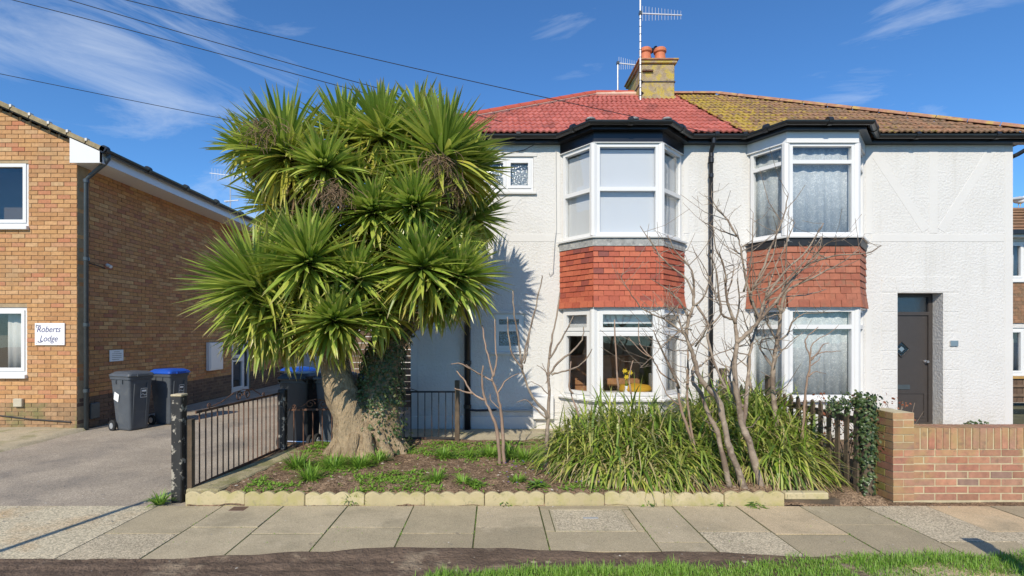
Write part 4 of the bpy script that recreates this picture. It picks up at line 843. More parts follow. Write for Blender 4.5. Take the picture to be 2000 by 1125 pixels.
# signs
sg = thing('house_sign', 'white name plate lettered Roberts Lodge on the buff brick wall', 'sign', (WX(99,F),F-0.01,WZ(674,F)))
sx0,sx1,sz0,sz1 = WX(70,F),WX(128,F),WZ(674,F),WZ(631,F); bevel(MB().box(sx0,sx1,F-0.022,F-0.002,sz0,sz1).build('plate', M_white, sg),0.003)
scx = (sx0+sx1)/2
for body, zz, ox in (('Roberts',sz0+0.225,0.0),('Lodge',sz0+0.065,0.0)):
    t = text_mb(body, 0.148, 0.28); t.v = [(scx-0.02+ox+v[0]*0.86, F-0.0235-v[2], zz+v[1]) for v in t.v]; t.build('lettering', M_ink, sg)
fl = MB()   # script flourishes on the capitals
fl.tube([(scx-0.215,F-0.024,sz0+0.30),(scx-0.235,F-0.024,sz0+0.33),(scx-0.205,F-0.024,sz0+0.345),(scx-0.15,F-0.024,sz0+0.338)],0.005,6); fl.tube([(scx-0.185,F-0.024,sz0+0.075),(scx-0.205,F-0.024,sz0+0.055),(scx-0.18,F-0.024,sz0+0.045),(scx-0.12,F-0.024,sz0+0.06)],0.005,6); fl.build('flourish', M_ink, sg)
for x_,z_ in ((sx0+0.03,sz1-0.03),(sx1-0.03,sz1-0.03),(sx0+0.03,sz0+0.03),(sx1-0.03,sz0+0.03)): MB().lathe((x_,F-0.022,z_),[(0.008,0),(0.006,-0.003)],8,'y').build('screw', M_chrome, sg)
nb = thing('notice_board', 'small white notice with fine print on the shaded brick wall above bins', 'notice', (LX,9.75,1.2)); MB().box(LX+0.004,LX+0.014,9.59,9.94,1.17,1.385).build('sheet', M_white, nb)
for k in range(5): MB().box(LX+0.0142,LX+0.0155,9.64+0.05*(k == 0),9.89-0.05*(k == 0)-0.06*(k == 4),1.345-k*0.036,1.352-k*0.036).build('print_line', M_darkgrey, nb)
# ================================================================== AERIALS
def aerial(name, label, base, top, boomz, b0, b1, n, el, extra=None):
    a = thing(name, label, 'aerial', base); MB().tube([base,top],0.020,8).build('mast', M_alu, a)
    bm = MB(); bm.bar(b0,b1,0.022,0.022); bo = bm.build('boom', M_alu, a)
    b0 = Vector(b0); b1 = Vector(b1)
    for i in range(n):
        p = b0+(b1-b0)*((i+0.7)/n); h = el*(1.1-0.5*i/n); MB().tube([p-Vector((0,0,h)),p+Vector((0,0,h))],0.005,5).build('element', M_alu, a)
    MB().obox(Matrix.Translation((base[0],base[1],b0.z)),0.06,0.07,0.06).build('clamp', M_darkgrey, a)
    if extra: extra(a)
    return a
def bands_on(a):
    for k in range(12): MB().tube([(3.215,11.33,6.95+k*0.17),(3.215,11.33,6.965+k*0.17)],0.024,8).build('cable_tie', M_cable, a)
    for z in (7.30,7.05): MB().bar((3.215,11.33,z),(3.30,11.41,z),0.03,0.02).build('bracket', M_ironblack, a)
aerial('tv_aerial','tall television aerial on a mast strapped to the mossy chimney','' and 0 or (3.215,11.33,6.86),(3.215,11.33,9.5),8.75,(3.215,11.33,8.78),(4.13,11.33,8.74),13,0.15,bands_on)
aerial('tv_aerial','short television aerial behind the red roof ridge left of the chimney',(2.96,12.35,6.9),(2.96,12.35,8.24),8.2,(2.95,12.35,8.22),(3.42,12.35,8.17),9,0.14)
aerial('tv_aerial','television aerial with cross bar on the lodge roof behind the palm',(WX(450,16),16,roofz(WX(450,16))-0.02),(WX(450,16),16,WZ(337,16)),6.7,(WX(410,16),16,WZ(338,16)),(WX(468,16),16,WZ(345,16)),10,0.16,
       lambda a: (MB().bar((WX(438,16),16,WZ(393,16)),(WX(466,16),16,WZ(391,16)),0.03,0.03).build('cross_bar', M_alu, a), MB().bar((WX(444,16),15.9,WZ(397,16)),(WX(458,16),16.1,WZ(389,16)),0.02,0.02).build('cross_bar', M_alu, a)))
# ================================================================== POLES AND WIRES
def wire(label, a, b, sag, r=0.0065):
    a = Vector(a); b = Vector(b); pts = [a+(b-a)*(i/24)-Vector((0,0,sag*4*(i/24)*(1-i/24))) for i in range(25)]
    tag(MB().tube(pts, r, 5).build('overhead_wire', M_cable), label, 'wire', 'overhead wires')
P0 = Vector((-10.7,8.0,0))
tp = thing('telegraph_pole','wooden telegraph pole standing in front of the brick lodge','pole',P0); MB().tube([P0+Vector((0,0,-0.3)),P0+Vector((0,0,8.4))],[0.14,0.10],14).build('pole', M_polewood, tp, smooth=True); MB().bar(P0+Vector((-0.5,0,8.0)),P0+Vector((0.5,0,8.0)),0.08,0.1).build('cross_arm', M_polewood, tp)
wire('overhead wire that runs across the red roof to the middle of the eaves', P0+Vector((0.4,0,8.06)), (3.9,8.62,5.02), 0.10)
wire('overhead wire entering the top of the sky just left of the roof wire', P0+Vector((0.2,0,8.06)), W(980,238,8.6), 0.05)
wire('overhead wire crossing from the upper left corner towards the palm top', P0+Vector((-0.2,0,7.75)), W(960,250,8.64), -0.05)
wire('lowest overhead wire, between the lodge roof and the palm', P0+Vector((0.1,0,6.35)), W(960,330,12.0), 0.05, 0.006)
lp = thing('sign_post','slim grey sign post standing on the grass verge by the road','post',(-4.52,1.6,0)); MB().tube([(-4.52,1.6,-0.3),(-4.52,1.6,1.2),(-4.52,1.6,3.12)],0.034,12).build('post', M_alu, lp); MB().lathe((-4.52,1.6,3.121),[(0.036,0),(0.03,0.02),(0.01,0.03)],12).build('cap', M_darkgrey, lp)
bo = thing('bollard','short dark bollard on the grass verge','bollard',(3.55,2.78,0)); bevel(MB().box(3.49,3.61,2.73,2.83,-0.1,1.06).build('post', M_woodblack, bo),0.01); MB().box(3.48,3.62,2.72,2.84,1.061,1.10).build('cap', M_woodblack, bo)

# ================================================================== BRICK GARDEN WALL (right)
gw = thing('garden_wall','low red brick garden wall with soldier course and end pier','wall',(5,5.2,0))
WY, WX0, WX1, PW, PD = 5.2, WX(1784,5.2), 9.0, 0.215, 0.33
px0 = WX0-PW
MB().box(WX0,WX1,WY+0.004,WY+0.205,-0.2,0.735).build('wall_core', M_gwmortar, gw); MB().box(px0+0.005,WX0-0.001,WY-0.008,WY+PD-0.008,-0.2,0.895).build('pier_core', M_gwmortar, gw)
bb = MB(); bb.add([(-.5,-.5,-.5),(.5,-.5,-.5),(.5,-.5,.5),(-.5,-.5,.5),(-.5,.5,-.5),(.5,.5,-.5),(.5,.5,.5),(-.5,.5,.5)], [(0,1,2,3),(1,5,6,2),(4,0,3,7),(3,2,6,7),(1,0,4,5)])
Tg = template(bb, M_gwbrick); Tgs = template(bb, M_gwbrick_side)
def gbrick(x0,x1,y0,y1,z0,z1,T=Tg):
    o = bpy.data.objects.new('brick',T); COL.objects.link(o); o.parent = gw; o.matrix_parent_inverse = gw.matrix_basis.inverted()
    o.matrix_basis = Matrix.Translation(((x0+x1)/2+ru(-.0015,.0015),(y0+y1)/2+ru(-.003,.003),(z0+z1)/2)) @ Matrix.Rotation(R(ru(-.5,.5)),4,'Y') @ Matrix.Diagonal((x1-x0,y1-y0,z1-z0,1))
for r in range(7):
    x = WX0+0.002-(0.1125 if r % 2 else 0)
    while x < WX1:
        a, b = max(x,WX0+0.002), min(x+0.211,WX1)
        if b-a > 0.04: gbrick(a,b,WY,WY+0.10,0.006+r*0.075,0.068+r*0.075)
        x += 0.2245
x = WX0+0.004
while x < 8.4: gbrick(x,x+0.060,WY-0.004,WY+0.21,0.528,0.74); x += 0.0745
for r in range(12):
    z = 0.002+r*0.075
    if r % 2: gbrick(px0,px0+0.212,WY-0.012,WY+0.09,z,z+0.065); gbrick(px0,px0+0.10,WY+0.10,WY+0.208,z,z+0.065,Tgs); gbrick(px0,px0+0.10,WY+0.218,WY+PD,z,z+0.065,Tgs)
    else: gbrick(px0,px0+0.10,WY-0.012,WY+0.202,z,z+0.065,Tg if r > 9 else Tg); gbrick(px0+0.11,px0+0.212,WY-0.012,WY+0.15,z,z+0.065); gbrick(px0,px0+0.10,WY+0.212,WY+PD,z,z+0.065,Tgs)
# ================================================================== PICKET FENCE AND IVY POST (right boundary)
pf = thing('picket_fence','dark weathered picket fence running back beside the strap-leaved plants','fence',(3.73,6.8,0))
y = 5.28
while y < 8.4:
    bevel(MB().prism([(y-0.032,0.02),(y+0.032,0.02),(y+0.032,0.89+ru(-.02,.03)),(y,0.93),(y-0.032,0.89)],3.715,3.735,lambda u,v,h:(h,u,v)).build('picket', M_woodgrey, pf),0.003); y += 0.145
for z in (0.76,0.30): MB().box(3.736,3.776,5.25,8.45,z,z+0.07).build('rail', M_woodgrey, pf)
for yy in (8.46,7.0): bevel(MB().box(3.737,3.837,yy,yy+0.1,-0.1,1.12).build('fence_post', M_woodgrey, pf),0.006)
ip = thing('ivy_post','rotten timber gatepost wrapped in dark ivy beside the brick pier','post',(WX(1692,5.22),5.25,0))
ix = WX(1692,5.25); bevel(MB().box(ix-0.05,ix+0.05,5.20,5.30,-0.1,1.0).build('post', M_woodgrey, ip),0.008)
def ivy_leaf(mb, p, nrm, s):
    nrm = Vector(nrm).normalized(); a = nrm.cross(Vector((0,0,1))); a = a.normalized() if a.length > 0.01 else Vector((1,0,0)); b = nrm.cross(a); q = ru(0,6.28); u = a*math.cos(q)+b*math.sin(q); v = nrm.cross(u)
    p = Vector(p); mb.add([p-u*s, p-u*s*0.2+v*s*0.75+nrm*s*0.1, p+u*s*1.1, p-u*s*0.2-v*s*0.75+nrm*s*0.1, p+nrm*s*0.25],[(0,3,4),(3,2,4),(2,1,4),(1,0,4)])
iv = MB()
for i in range(1500):
    a = ru(0,6.28); z = ru(0.05,1.08); r = 0.062+abs(random.gauss(0,0.022))*(1.3 if z > 0.4 else 0.6)
    if z < 0.35 and rnd() < 0.6: continue
    ivy_leaf(iv,(ix+math.cos(a)*r,5.25+math.sin(a)*r,z),(math.cos(a)+ru(-.6,.6),math.sin(a)+ru(-.6,.6),ru(-.2,.9)),ru(0.012,0.026))
for i in range(340):
    t = rnd(); ivy_leaf(iv,(ix-0.02-t*0.24+random.gauss(0,.03),5.3+t*0.15,1.0+random.gauss(0,0.05)-t*0.08),(ru(-1,1),-1,ru(-.2,1)),ru(0.010,0.02))
kind(iv.build('ivy', M_ivy, ip),'stuff')
# ================================================================== EDGING
ed = thing('garden_edging','cream scalloped concrete edging along the front of the garden bed','edging',(0,5.1,0))
ex = WX(363,5.09); EXEND = WX(1530,5.09); nb_ = 10; el_ = (EXEND-ex)/nb_
sc = []; K = 4
sc.append((-el_/2+0.003,-0.06))
sc.append((el_/2-0.003,-0.06))
for k in range(K-1,-1,-1):
    c0 = -el_/2+0.003+(k+1)*(el_-0.006)/K; c1 = -el_/2+0.003+k*(el_-0.006)/K
    for j in range(7):
        t = j/6; sc.append((c0+(c1-c0)*t, 0.086+0.044*math.sin(math.pi*(0.12+0.76*t))))
Te = template(MB().prism(sc,-0.022,0.022,lambda u,v,h:(u,h,v)), M_edging)
for i in range(nb_):
    o = bpy.data.objects.new('edging_block',Te); COL.objects.link(o); o.parent = ed; o.matrix_parent_inverse = ed.matrix_basis.inverted()
    o.matrix_basis = Matrix.Translation((ex+(i+0.5)*el_,5.092+ru(-.008,.008),ru(-.012,.006))) @ Matrix.Rotation(R(ru(-1.2,1.2)),4,'Z') @ Matrix.Rotation(R(ru(-3,3)),4,'X') @ Matrix.Rotation(R(ru(-.6,.6)),4,'Y'); bevel(o,0.006)
bevel(MB().box(EXEND+0.01,WX(1617,5.09),5.07,5.16,0.05,0.12).build('kerb_stone', M_edging, ed),0.01)
MB().box(EXEND+0.012,WX(1640,5.09),5.085,5.15,-0.1,0.048).build('kerb_foot', M_woodgrey, ed)
# ================================================================== RAILINGS
def post(parent, x, y, h, wd=0.09, m=None): return bevel(MB().box(x-wd/2,x+wd/2,y-wd/2,y+wd/2,-0.2,h).build('post', m or M_woodblack, parent),0.008)
def scroll(mb, c, d, r, turns=1.4, flip=1, rad=0.007):
    pts = []
    for i in range(26):
        t = i/25; a = 2*math.pi*turns*t; rr = r*(1-0.75*t); pts.append(c+d*(flip*(math.cos(a)*rr-r))+Vector((0,0,math.sin(a)*rr)))
    mb.tube(pts, rad, 6)
def railing(th, a, b, z0, z1, n, m, scrolls=True, rad=0.0075):
    a = Vector(a); b = Vector(b); d = (b-a).normalized(); 
    MB().bar(a+Vector((0,0,z0)),b+Vector((0,0,z0)),0.012,0.030).build('bottom_rail', m, th); MB().bar(a+Vector((0,0,z1)),b+Vector((0,0,z1)),0.012,0.026).build('top_rail', m, th)
    for i in range(n):
        p = a+(b-a)*((i+0.6)/n); MB().tube([p+Vector((0,0,z0)),p+Vector((0,0,z1-0.012+ru(-.004,.004)))],rad,7).build('bar', m, th)
    if scrolls:
        mid = (a+b)/2; s = MB(); L = (b-a).length*0.5
        scroll(s, mid+d*0.02+Vector((0,0,z1+0.075)), d, 0.065, 1.3, -1); scroll(s, mid-d*0.02+Vector((0,0,z1+0.075)), d, 0.065, 1.3, 1)
        s.tube([mid-d*L*0.75+Vector((0,0,z1+0.02)), mid-d*L*0.5+Vector((0,0,z1+0.05)), mid-d*L*0.22+Vector((0,0,z1+0.13)), mid+Vector((0,0,z1+0.145)), mid+d*L*0.22+Vector((0,0,z1+0.13)), mid+d*L*0.45+Vector((0,0,z1+0.04))],0.006,6)
        scroll(s, mid-d*L*0.72+Vector((0,0,z1+0.04)), d, 0.03, 1.2, 1, 0.005); scroll(s, mid+d*L*0.5+Vector((0,0,z1+0.03)), d, 0.03, 1.2, -1, 0.005); s.build('scrollwork', m, th)
r1 = thing('iron_railing','rusty scrolled iron railing between two black posts beside the driveway','railing',(-3.0,6.1,0))
post(r1,-3.215,5.21,1.06,0.105); 
# lichen-topped cap on near post
bevel(MB().box(-3.272,-3.158,5.153,5.267,1.062,1.085).build('post_cap', M_concrete, r1),0.006); MB().box(-3.16,-3.10,5.23,5.29,-0.2,0.82).build('stub_post', M_woodgrey, r1)
post(r1,-2.93,7.06,0.93,0.10)
railing(r1,(-3.10,5.30,0),(-2.95,7.0,0),0.12,0.88,17,M_rust)
r2 = thing('iron_railing','low black iron railing section in front of the bins, left of the palm trunk','railing',(-2.5,7.1,0)); railing(r2,(-2.87,7.10,0),(-2.10,7.16,0),0.06,0.64,6,M_rust,True)
r3 = thing('iron_railing','plain black iron railing between the palm trunk and a thin post','railing',(-1.2,7.4,0)); railing(r3,(-1.52,7.62,0),(-0.59,7.62,0),0.14,0.83,9,M_ironblack,False)
MB().tube([(-1.45,7.62,0.95),(-1.3,7.62,0.89),(-1.15,7.62,0.84)],0.006,6).build('scrollwork', M_ironblack, r3); post(r3,-0.565,7.64,1.0,0.07,M_woodgrey)
# brown slatted fence far up the side passage
fz = thing('side_fence','dark brown horizontal board fence closing the passage beside the house','fence',(-2.4,11.5,0))
for k in range(13): MB().box(-3.6,XL-0.005,11.5+0.02*(k % 2),11.53+0.02*(k % 2),0.04+k*0.145,0.17+k*0.145).build('board', M_fencebrown, fz)
for x_ in (-3.55,-2.5,-1.56): MB().box(x_-0.04,x_+0.04,11.552,11.63,-0.1,1.95).build('fence_post', M_fencebrown, fz)
ga = thing('garage','small white garage with flat roof at the end of the driveway','garage',(-5,19,0)); MB().box(-7.0,-3.0,18.5,22,0,2.3).build('wall', M_roughcast, ga); MB().box(-7.1,-2.9,18.4,22.1,2.302,2.42).build('roof', M_concrete, ga)
gd = MB()
for k in range(9): gd.box(-6.3,-3.7,18.44,18.497,0.02+k*0.22,0.225+k*0.22)
gd.build('garage_door', M_upvc, ga)
# ================================================================== WHEELIE BINS
def rrect(w_, d_, r, n=4):
    out = []
    for cx_, cy_, a0 in ((w_/2-r,d_/2-r,0),(-w_/2+r,d_/2-r,90),(-w_/2+r,-d_/2+r,180),(w_/2-r,-d_/2+r,270)):
        for i in range(n+1): a = R(a0+90*i/n); out.append((cx_+r*math.cos(a), cy_+r*math.sin(a)))
    return out
def make_bin(label, body, lid, loc, rz, decal=True, sc_=1.0):
    t = thing('wheelie_bin', label, 'wheelie bin', (0,0,0))
    def loft(rings):
        mb = MB(); n = len(rings[0][0]); vs = []; fs = []
        for poly, z, ox in rings: vs += [(x+ox,y,z) for x,y in poly]
        for i in range(len(rings)-1):
            for k in range(n): fs.append((i*n+k,i*n+(k+1)%n,(i+1)*n+(k+1)%n,(i+1)*n+k))
        fs.append(tuple(range(n-1,-1,-1))); fs.append(tuple((len(rings)-1)*n+k for k in range(n))); mb.add(vs, fs); return mb
    b = loft([(rrect(0.42,0.40,0.05),0.03,0.02),(rrect(0.44,0.42,0.05),0.06,0.02),(rrect(0.58,0.53,0.05),0.90,0.0),(rrect(0.62,0.57,0.05),0.905,0.0),(rrect(0.62,0.57,0.05),0.95,0.0)]).build('body', body, t)
    for yy in (-0.14,0.14): MB().obox(Matrix.Translation((0.268,yy,0.45)) @ Matrix.Rotation(R(5.5),4,'Y'),0.02,0.03,0.75).build('rib', body, b)
    for xx in (-0.1,0.1): MB().box(xx-0.01,xx+0.01,-0.285,-0.255,0.83,0.90).build('rib', body, b)
    l = loft([(rrect(0.63,0.585,0.05),0.952,0.01),(rrect(0.65,0.60,0.05),0.965,0.01),(rrect(0.62,0.56,0.06),1.00,0.01),(rrect(0.50,0.44,0.08),1.035,0.0),(rrect(0.40,0.34,0.08),1.04,0.0)]).build('lid', lid, t)
    MB().box(0.335,0.36,-0.12,0.12,0.955,0.99).build('lid_grip', lid, l)
    h = MB(); h.tube([(-0.31,-0.24,0.93),(-0.38,-0.22,0.97),(-0.38,0.22,0.97),(-0.31,0.24,0.93)],0.016,8); h.build('handle', body, t)
    MB().tube([(-0.21,-0.27,0.10),(-0.21,0.27,0.10)],0.012,8).build('axle', M_chrome, t)
    for yy in (-0.27,0.27):
        wv = MB(); wv.lathe((-0.21,yy,0.10),[(0.06,-0.028),(0.092,-0.028),(0.10,-0.015),(0.10,0.015),(0.092,0.028),(0.06,0.028)],20,'y'); wo_ = wv.build('wheel', M_rubber, t); MB().lathe((-0.21,yy,0.10),[(0.052,-0.032),(0.056,-0.02),(0.056,0.02),(0.052,0.032)],12,'y').build('rim', M_alu, wo_)
    if decal:   # printed emblem on the front: square outline with bars and a wave
        d = MB(); M0 = Matrix.Translation((0.292,0.06,0.66)) @ Matrix.Rotation(R(5.2),4,'Y')
        for (y0,y1,z0,z1) in ((-.07,.07,.075,.081),(-.07,.07,-.081,-.075),(-.07,-.064,-.075,.075),(.064,.07,-.075,.075),(-.045,.045,.02,.05)):
            d.obox(M0 @ Matrix.Translation((0,(y0+y1)/2,(z0+z1)/2)),0.003,y1-y0,z1-z0)
        for k in range(8): d.obox(M0 @ Matrix.Translation((0,-.05+k*.0143,-.03+.012*math.sin(k*0.9))),0.003,0.0145,0.007)
        d.build('printed_emblem', M_white, b)
    t.location = loc; t.rotation_euler = (0,0,rz); t.scale = (0.80*sc_,0.80*sc_,sc_); return t
def stick_label(bn, y):   # paper sticker on the side
    d = MB().obox(Matrix.Translation((-0.10,-0.262,0.60)) @ Matrix.Rotation(R(5),4,'X') @ Matrix.Rotation(R(20),4,'Y'),0.14,0.004,0.14).build('paper_sticker', M_white, bn); d.matrix_parent_inverse = Matrix()
def fixinv(t):
    for ch_ in t.children: ch_.matrix_parent_inverse = Matrix()
b1 = make_bin('grey wheelie bin with grey lid and paper sticker against the lodge wall', M_bin, M_bin, (-6.40,9.02,0.0), R(-20)); stick_label(b1,0); fixinv(b1)
b2 = make_bin('grey wheelie bin with bright blue lid against the lodge wall', M_bin, M_binblue, (-6.12,9.62,0.0), R(-15)); fixinv(b2)
b3 = make_bin('black wheelie bin just behind the iron railing corner post', M_binblack, M_binblack, (-2.88,7.62,0.02), R(82), False, 1.06); fixinv(b3)
b4 = make_bin('grey wheelie bin half hidden behind the left side of the palm trunk', M_bin, M_binblack, (-2.34,7.62,0.02), R(72), False, 1.06); fixinv(b4)
b6 = make_bin('black wheelie bin with blue lid behind the gap between the palm stems', M_binblack, M_binblue, (-2.0,8.35,0.02), R(70), False); fixinv(b6)
b5 = make_bin('dark wheelie bin with blue lid farther back beside the driveway', M_binblack, M_binblue, (-3.75,9.75,0.02), R(60), False); fixinv(b5)

# ================================================================== PALM (cabbage tree)
palm = thing('palm_tree','large multi-headed cabbage palm with spiky green heads and thick pale trunk','tree',(-1.85,6.85,0.05))
def TP(px,py,Y): return W(px,py,Y)
ground = -0.05
def limb(pts, rad, name='limb', n=12, lump=0.12):
    P = [Vector(p) for p in pts]; out = []; rr = []; m = len(P)
    for i in range(m-1):
        for j in range(4):
            t = j/4; p0 = P[max(0,i-1)]; p1 = P[i]; p2 = P[i+1]; p3 = P[min(m-1,i+2)]
            out.append(0.5*((2*p1)+(p2-p0)*t+(2*p0-5*p1+4*p2-p3)*t*t+(3*p1-p0-3*p2+p3)*t**3)); rr.append(rad[i]+(rad[i+1]-rad[i])*t)
    out.append(P[-1]); rr.append(rad[-1]); return MB().tube(out, rr, n, True, lump).build(name, M_bark, palm, smooth=True)
limb([TP(708,897,6.85),TP(702,865,6.87),TP(686,815,6.9),TP(668,765,6.92),TP(655,715,6.95),TP(648,640,6.95),TP(632,560,6.95),TP(610,490,6.9)],[0.37,0.30,0.25,0.215,0.19,0.16,0.13,0.09],'trunk',44,0.2)
limb([TP(745,897,6.95),TP(742,860,6.97),TP(742,805,7.0),TP(744,745,7.02),TP(752,690,7.05),TP(772,640,7.05),TP(782,590,7.05),TP(780,520,7.05)],[0.36,0.29,0.245,0.22,0.205,0.18,0.15,0.11],'trunk',44,0.2)
limb([TP(660,700,6.95),TP(690,620,7.0),TP(705,560,7.05),TP(710,480,7.1),TP(690,380,7.1),TP(672,300,7.1)],[0.14,0.12,0.11,0.10,0.09,0.07])
limb([TP(785,640,7.05),TP(820,615,7.0),TP(860,605,6.95),TP(893,570,6.9)],[0.10,0.075,0.06,0.045])
limb([TP(780,655,7.05),TP(815,630,7.15),TP(850,612,7.2),TP(905,595,7.3),TP(940,560,7.3)],[0.10,0.085,0.06,0.05,0.04])
limb([TP(782,600,7.05),TP(800,540,7.1),TP(830,460,7.15),TP(860,380,7.1),TP(866,320,7.05)],[0.15,0.12,0.10,0.085,0.06])
limb([TP(705,520,7.0),TP(740,450,7.1),TP(745,360,7.2),TP(744,290,7.2)],[0.11,0.10,0.085,0.06])
limb([TP(632,560,6.95),TP(600,480,7.0),TP(570,400,7.05),TP(558,330,7.0)],[0.12,0.11,0.09,0.065])
limb([TP(648,640,6.95),TP(600,600,6.85),TP(540,585,6.7),TP(500,570,6.6)],[0.12,0.09,0.07,0.05])
# roots / flare
for a in range(13):
    q = 2*math.pi*a/13+0.2; k = ru(0.85,1.2); limb([(-1.76+0.30*math.cos(q),6.90+0.24*math.sin(q),0.36*k),(-1.76+0.45*k*math.cos(q),6.90+0.36*math.sin(q),0.12),(-1.76+0.54*k*math.cos(q),6.90+0.44*math.sin(q),0.02)],[0.07,0.07,0.025],'root',14,0.5)
# leaf templates: x forward, bends to -z, graded by age
def leaf_template(droop, age, bend2=0.0):
    mb = MB(); segs = 7; p = Vector((0,0,0)); d = Vector((1,0,0.0)); vs = []; fs = []; al = []
    for i in range(segs+1):
        u = i/segs; wv = 0.030*(0.62+0.95*u if u < 0.4 else 1-((u-0.4)/0.6)**1.9)
        if i == segs: wv = 0.0008
        nn = Vector((-d.z,0,d.x)); vs += [p+Vector((0,-wv,0))+nn*wv*0.45, p, p+Vector((0,wv,0))+nn*wv*0.45]; al += [u,u,u]
        if i < segs: a = 3*i; fs += [(a,a+1,a+4,a+3),(a+1,a+2,a+5,a+4)]
        d = (d+Vector((0,bend2/segs,-droop*(0.35+u)/segs))).normalized(); p = p+d/segs
    mb.add(vs, fs, al, [age]*len(vs)); return template(mb, M_palm, smooth=True, attrs=True)
LT = []
for age in (0.0,0.12,0.3,0.6,0.85):
    for dr_ in (0.05,0.22,0.55): LT.append(leaf_template(dr_, age, ru(-0.25,0.25)))
heads = [ # px, py, depth, radius px, axis, leaves
 (556,296,6.75,128,(-0.45,-0.35,0.8),210),(632,326,6.30,88,(0.0,-0.9,0.45),170),(672,262,7.05,92,(-0.1,-0.2,0.95),150),(745,262,6.9,104,(0.05,-0.3,0.9),180),
 (866,302,6.65,132,(0.15,-0.4,0.9),220),(915,330,7.0,92,(0.65,-0.3,0.55),150),(729,412,6.35,84,(-0.05,-0.85,0.45),160),(808,404,6.25,88,(0.1,-0.95,0.3),180),
 (500,560,6.30,142,(-0.65,-0.5,0.5),270),(515,628,6.4,112,(-0.5,-0.55,-0.1),150),(600,512,6.05,116,(-0.1,-0.8,0.55),220),(692,544,6.2,95,(0.0,-0.9,0.4),170),(825,520,6.2,112,(0.05,-0.75,0.6),190),
 (896,540,6.4,98,(0.35,-0.8,0.4),190),(652,628,6.05,98,(0.05,-0.9,0.3),190),(928,425,7.45,84,(0.8,0.0,0.4),120),(560,615,6.45,112,(-0.35,-0.6,0.25),170),
 (770,300,7.3,96,(0.1,0.3,0.9),130),(480,290,7.0,72,(-0.8,-0.1,0.5),90),(610,420,7.1,92,(-0.3,-0.3,0.7),130),(700,470,7.3,100,(0,-0.3,0.8),130),(850,450,7.3,100,(0.4,-0.2,0.7),130),(780,350,6.8,84,(0,-0.6,0.7),130),(760,560,7.0,92,(0,-0.6,0.4),130),(540,400,7.4,90,(-0.6,0.3,0.6),100),(820,230,7.3,74,(0.2,0.2,0.9),90),
 (640,452,6.7,78,(-0.1,-0.8,0.5),90),(765,478,6.6,80,(0.1,-0.85,0.4),100),(692,350,6.75,76,(0,-0.8,0.5),90),(818,352,6.6,74,(0.1,-0.8,0.5),80),(560,468,6.75,82,(-0.4,-0.6,0.6),90),(890,470,6.8,76,(0.5,-0.6,0.5),80),(742,612,6.45,80,(0.2,-0.85,0.1),90),(596,592,6.35,84,(-0.2,-0.85,0.2),90),(850,585,6.5,74,(0.2,-0.8,0.0),80)]
items = []; dead = MB(); seeds = []
for hi, (px,py,Y,rp,ax,n) in enumerate(heads):
    n = int(n*1.3)
    c = W(px,py,Y); ax = Vector(ax).normalized(); L0 = rp*Y/1000
    t1 = ax.orthogonal().normalized(); t2 = ax.cross(t1)
    for i in range(n):
        f = (i+0.5)/n; th = R(6+118*f**0.82)+ru(-.08,.08); ph = i*2.39996+ru(-.25,.25)
        d = (ax*math.cos(th)+(t1*math.cos(ph)+t2*math.sin(ph))*math.sin(th)).normalized()
        L = L0*ru(0.74,1.16)*(0.82+0.22*math.sin(min(1.0,f*1.5)*math.pi*0.6)); 
        if d.z < -0.3: L *= 0.92
        ui = min(4,max(0,int((f**1.3)*4.2+random.gauss(0,0.7)))); ai = ui if rnd() < 0.82 else max(0,ui-1)
        di = 0 if th < R(50) else (1 if th < R(85) else (2 if rnd() < 0.7 else 1))
        up = Vector((0,0,1)); up = (up-d*up.dot(d)); 
        if up.length < 0.15: up = t1-d*t1.dot(d)
        up.normalize(); y_ = up.cross(d).normalized(); roll = ru(-.5,.5); up2 = up*math.cos(roll)+y_*math.sin(roll); y2 = up2.cross(d)
        p = c-ax*(0.11*f)+d*0.03; wsc = ru(0.8,1.25)
        items.append((ai*3+di, Matrix(((d.x*L,y2.x*wsc,up2.x*wsc,p.x),(d.y*L,y2.y*wsc,up2.y*wsc,p.y),(d.z*L,y2.z*wsc,up2.z*wsc,p.z),(0,0,0,1)))))
    # core of the head and dry skirt hanging below
    limb([c-ax*0.34,c-ax*0.15,c+ax*0.02],[0.055,0.07,0.03],'head_stem',8,0.1)
    for i in range(150 if py < 440 else 60):
        ph = ru(0,6.28); d = (-ax*ru(0.1,0.7)+(t1*math.cos(ph)+t2*math.sin(ph))*ru(0.4,1)+Vector((0,0,-0.7))).normalized(); blade(dead, c-ax*ru(0.1,0.3), d, L0*ru(0.5,0.98), ru(0.010,0.03), ru(0.1,0.45), 4)
place_pieces('leaf','foliage',LT,items,palm,300,wt=lambda it: (2 if it[1].col[0].xyz.y > 0.15 else 0))
kind(dead.build('dead_leaves', M_deadleaf, palm),'stuff')
for px,py,Y,n in ((652,398,6.06,100),(858,338,6.12,70),(520,278,6.25,70),(880,385,6.35,90)):   # dried flower stalks
    sm = MB(); c = W(px,py-30,Y)
    for i in range(n):
        p = [c+Vector((random.gauss(0,.09),random.gauss(0,.06),random.gauss(0,.05)))]; d = Vector((random.gauss(0,.8),-0.35+random.gauss(0,.5),-0.5+random.gauss(0,.4))).normalized()
        for k in range(5): p.append(p[-1]+d*ru(.03,.09)); d = (d+Vector((random.gauss(0,.6),random.gauss(0,.3),-0.35))).normalized()
        sm.tube(p,ru(0.002,0.0042),4,False)
    kind(sm.build('seed_stalks', M_deadleaf, palm),'stuff')
iv = MB()
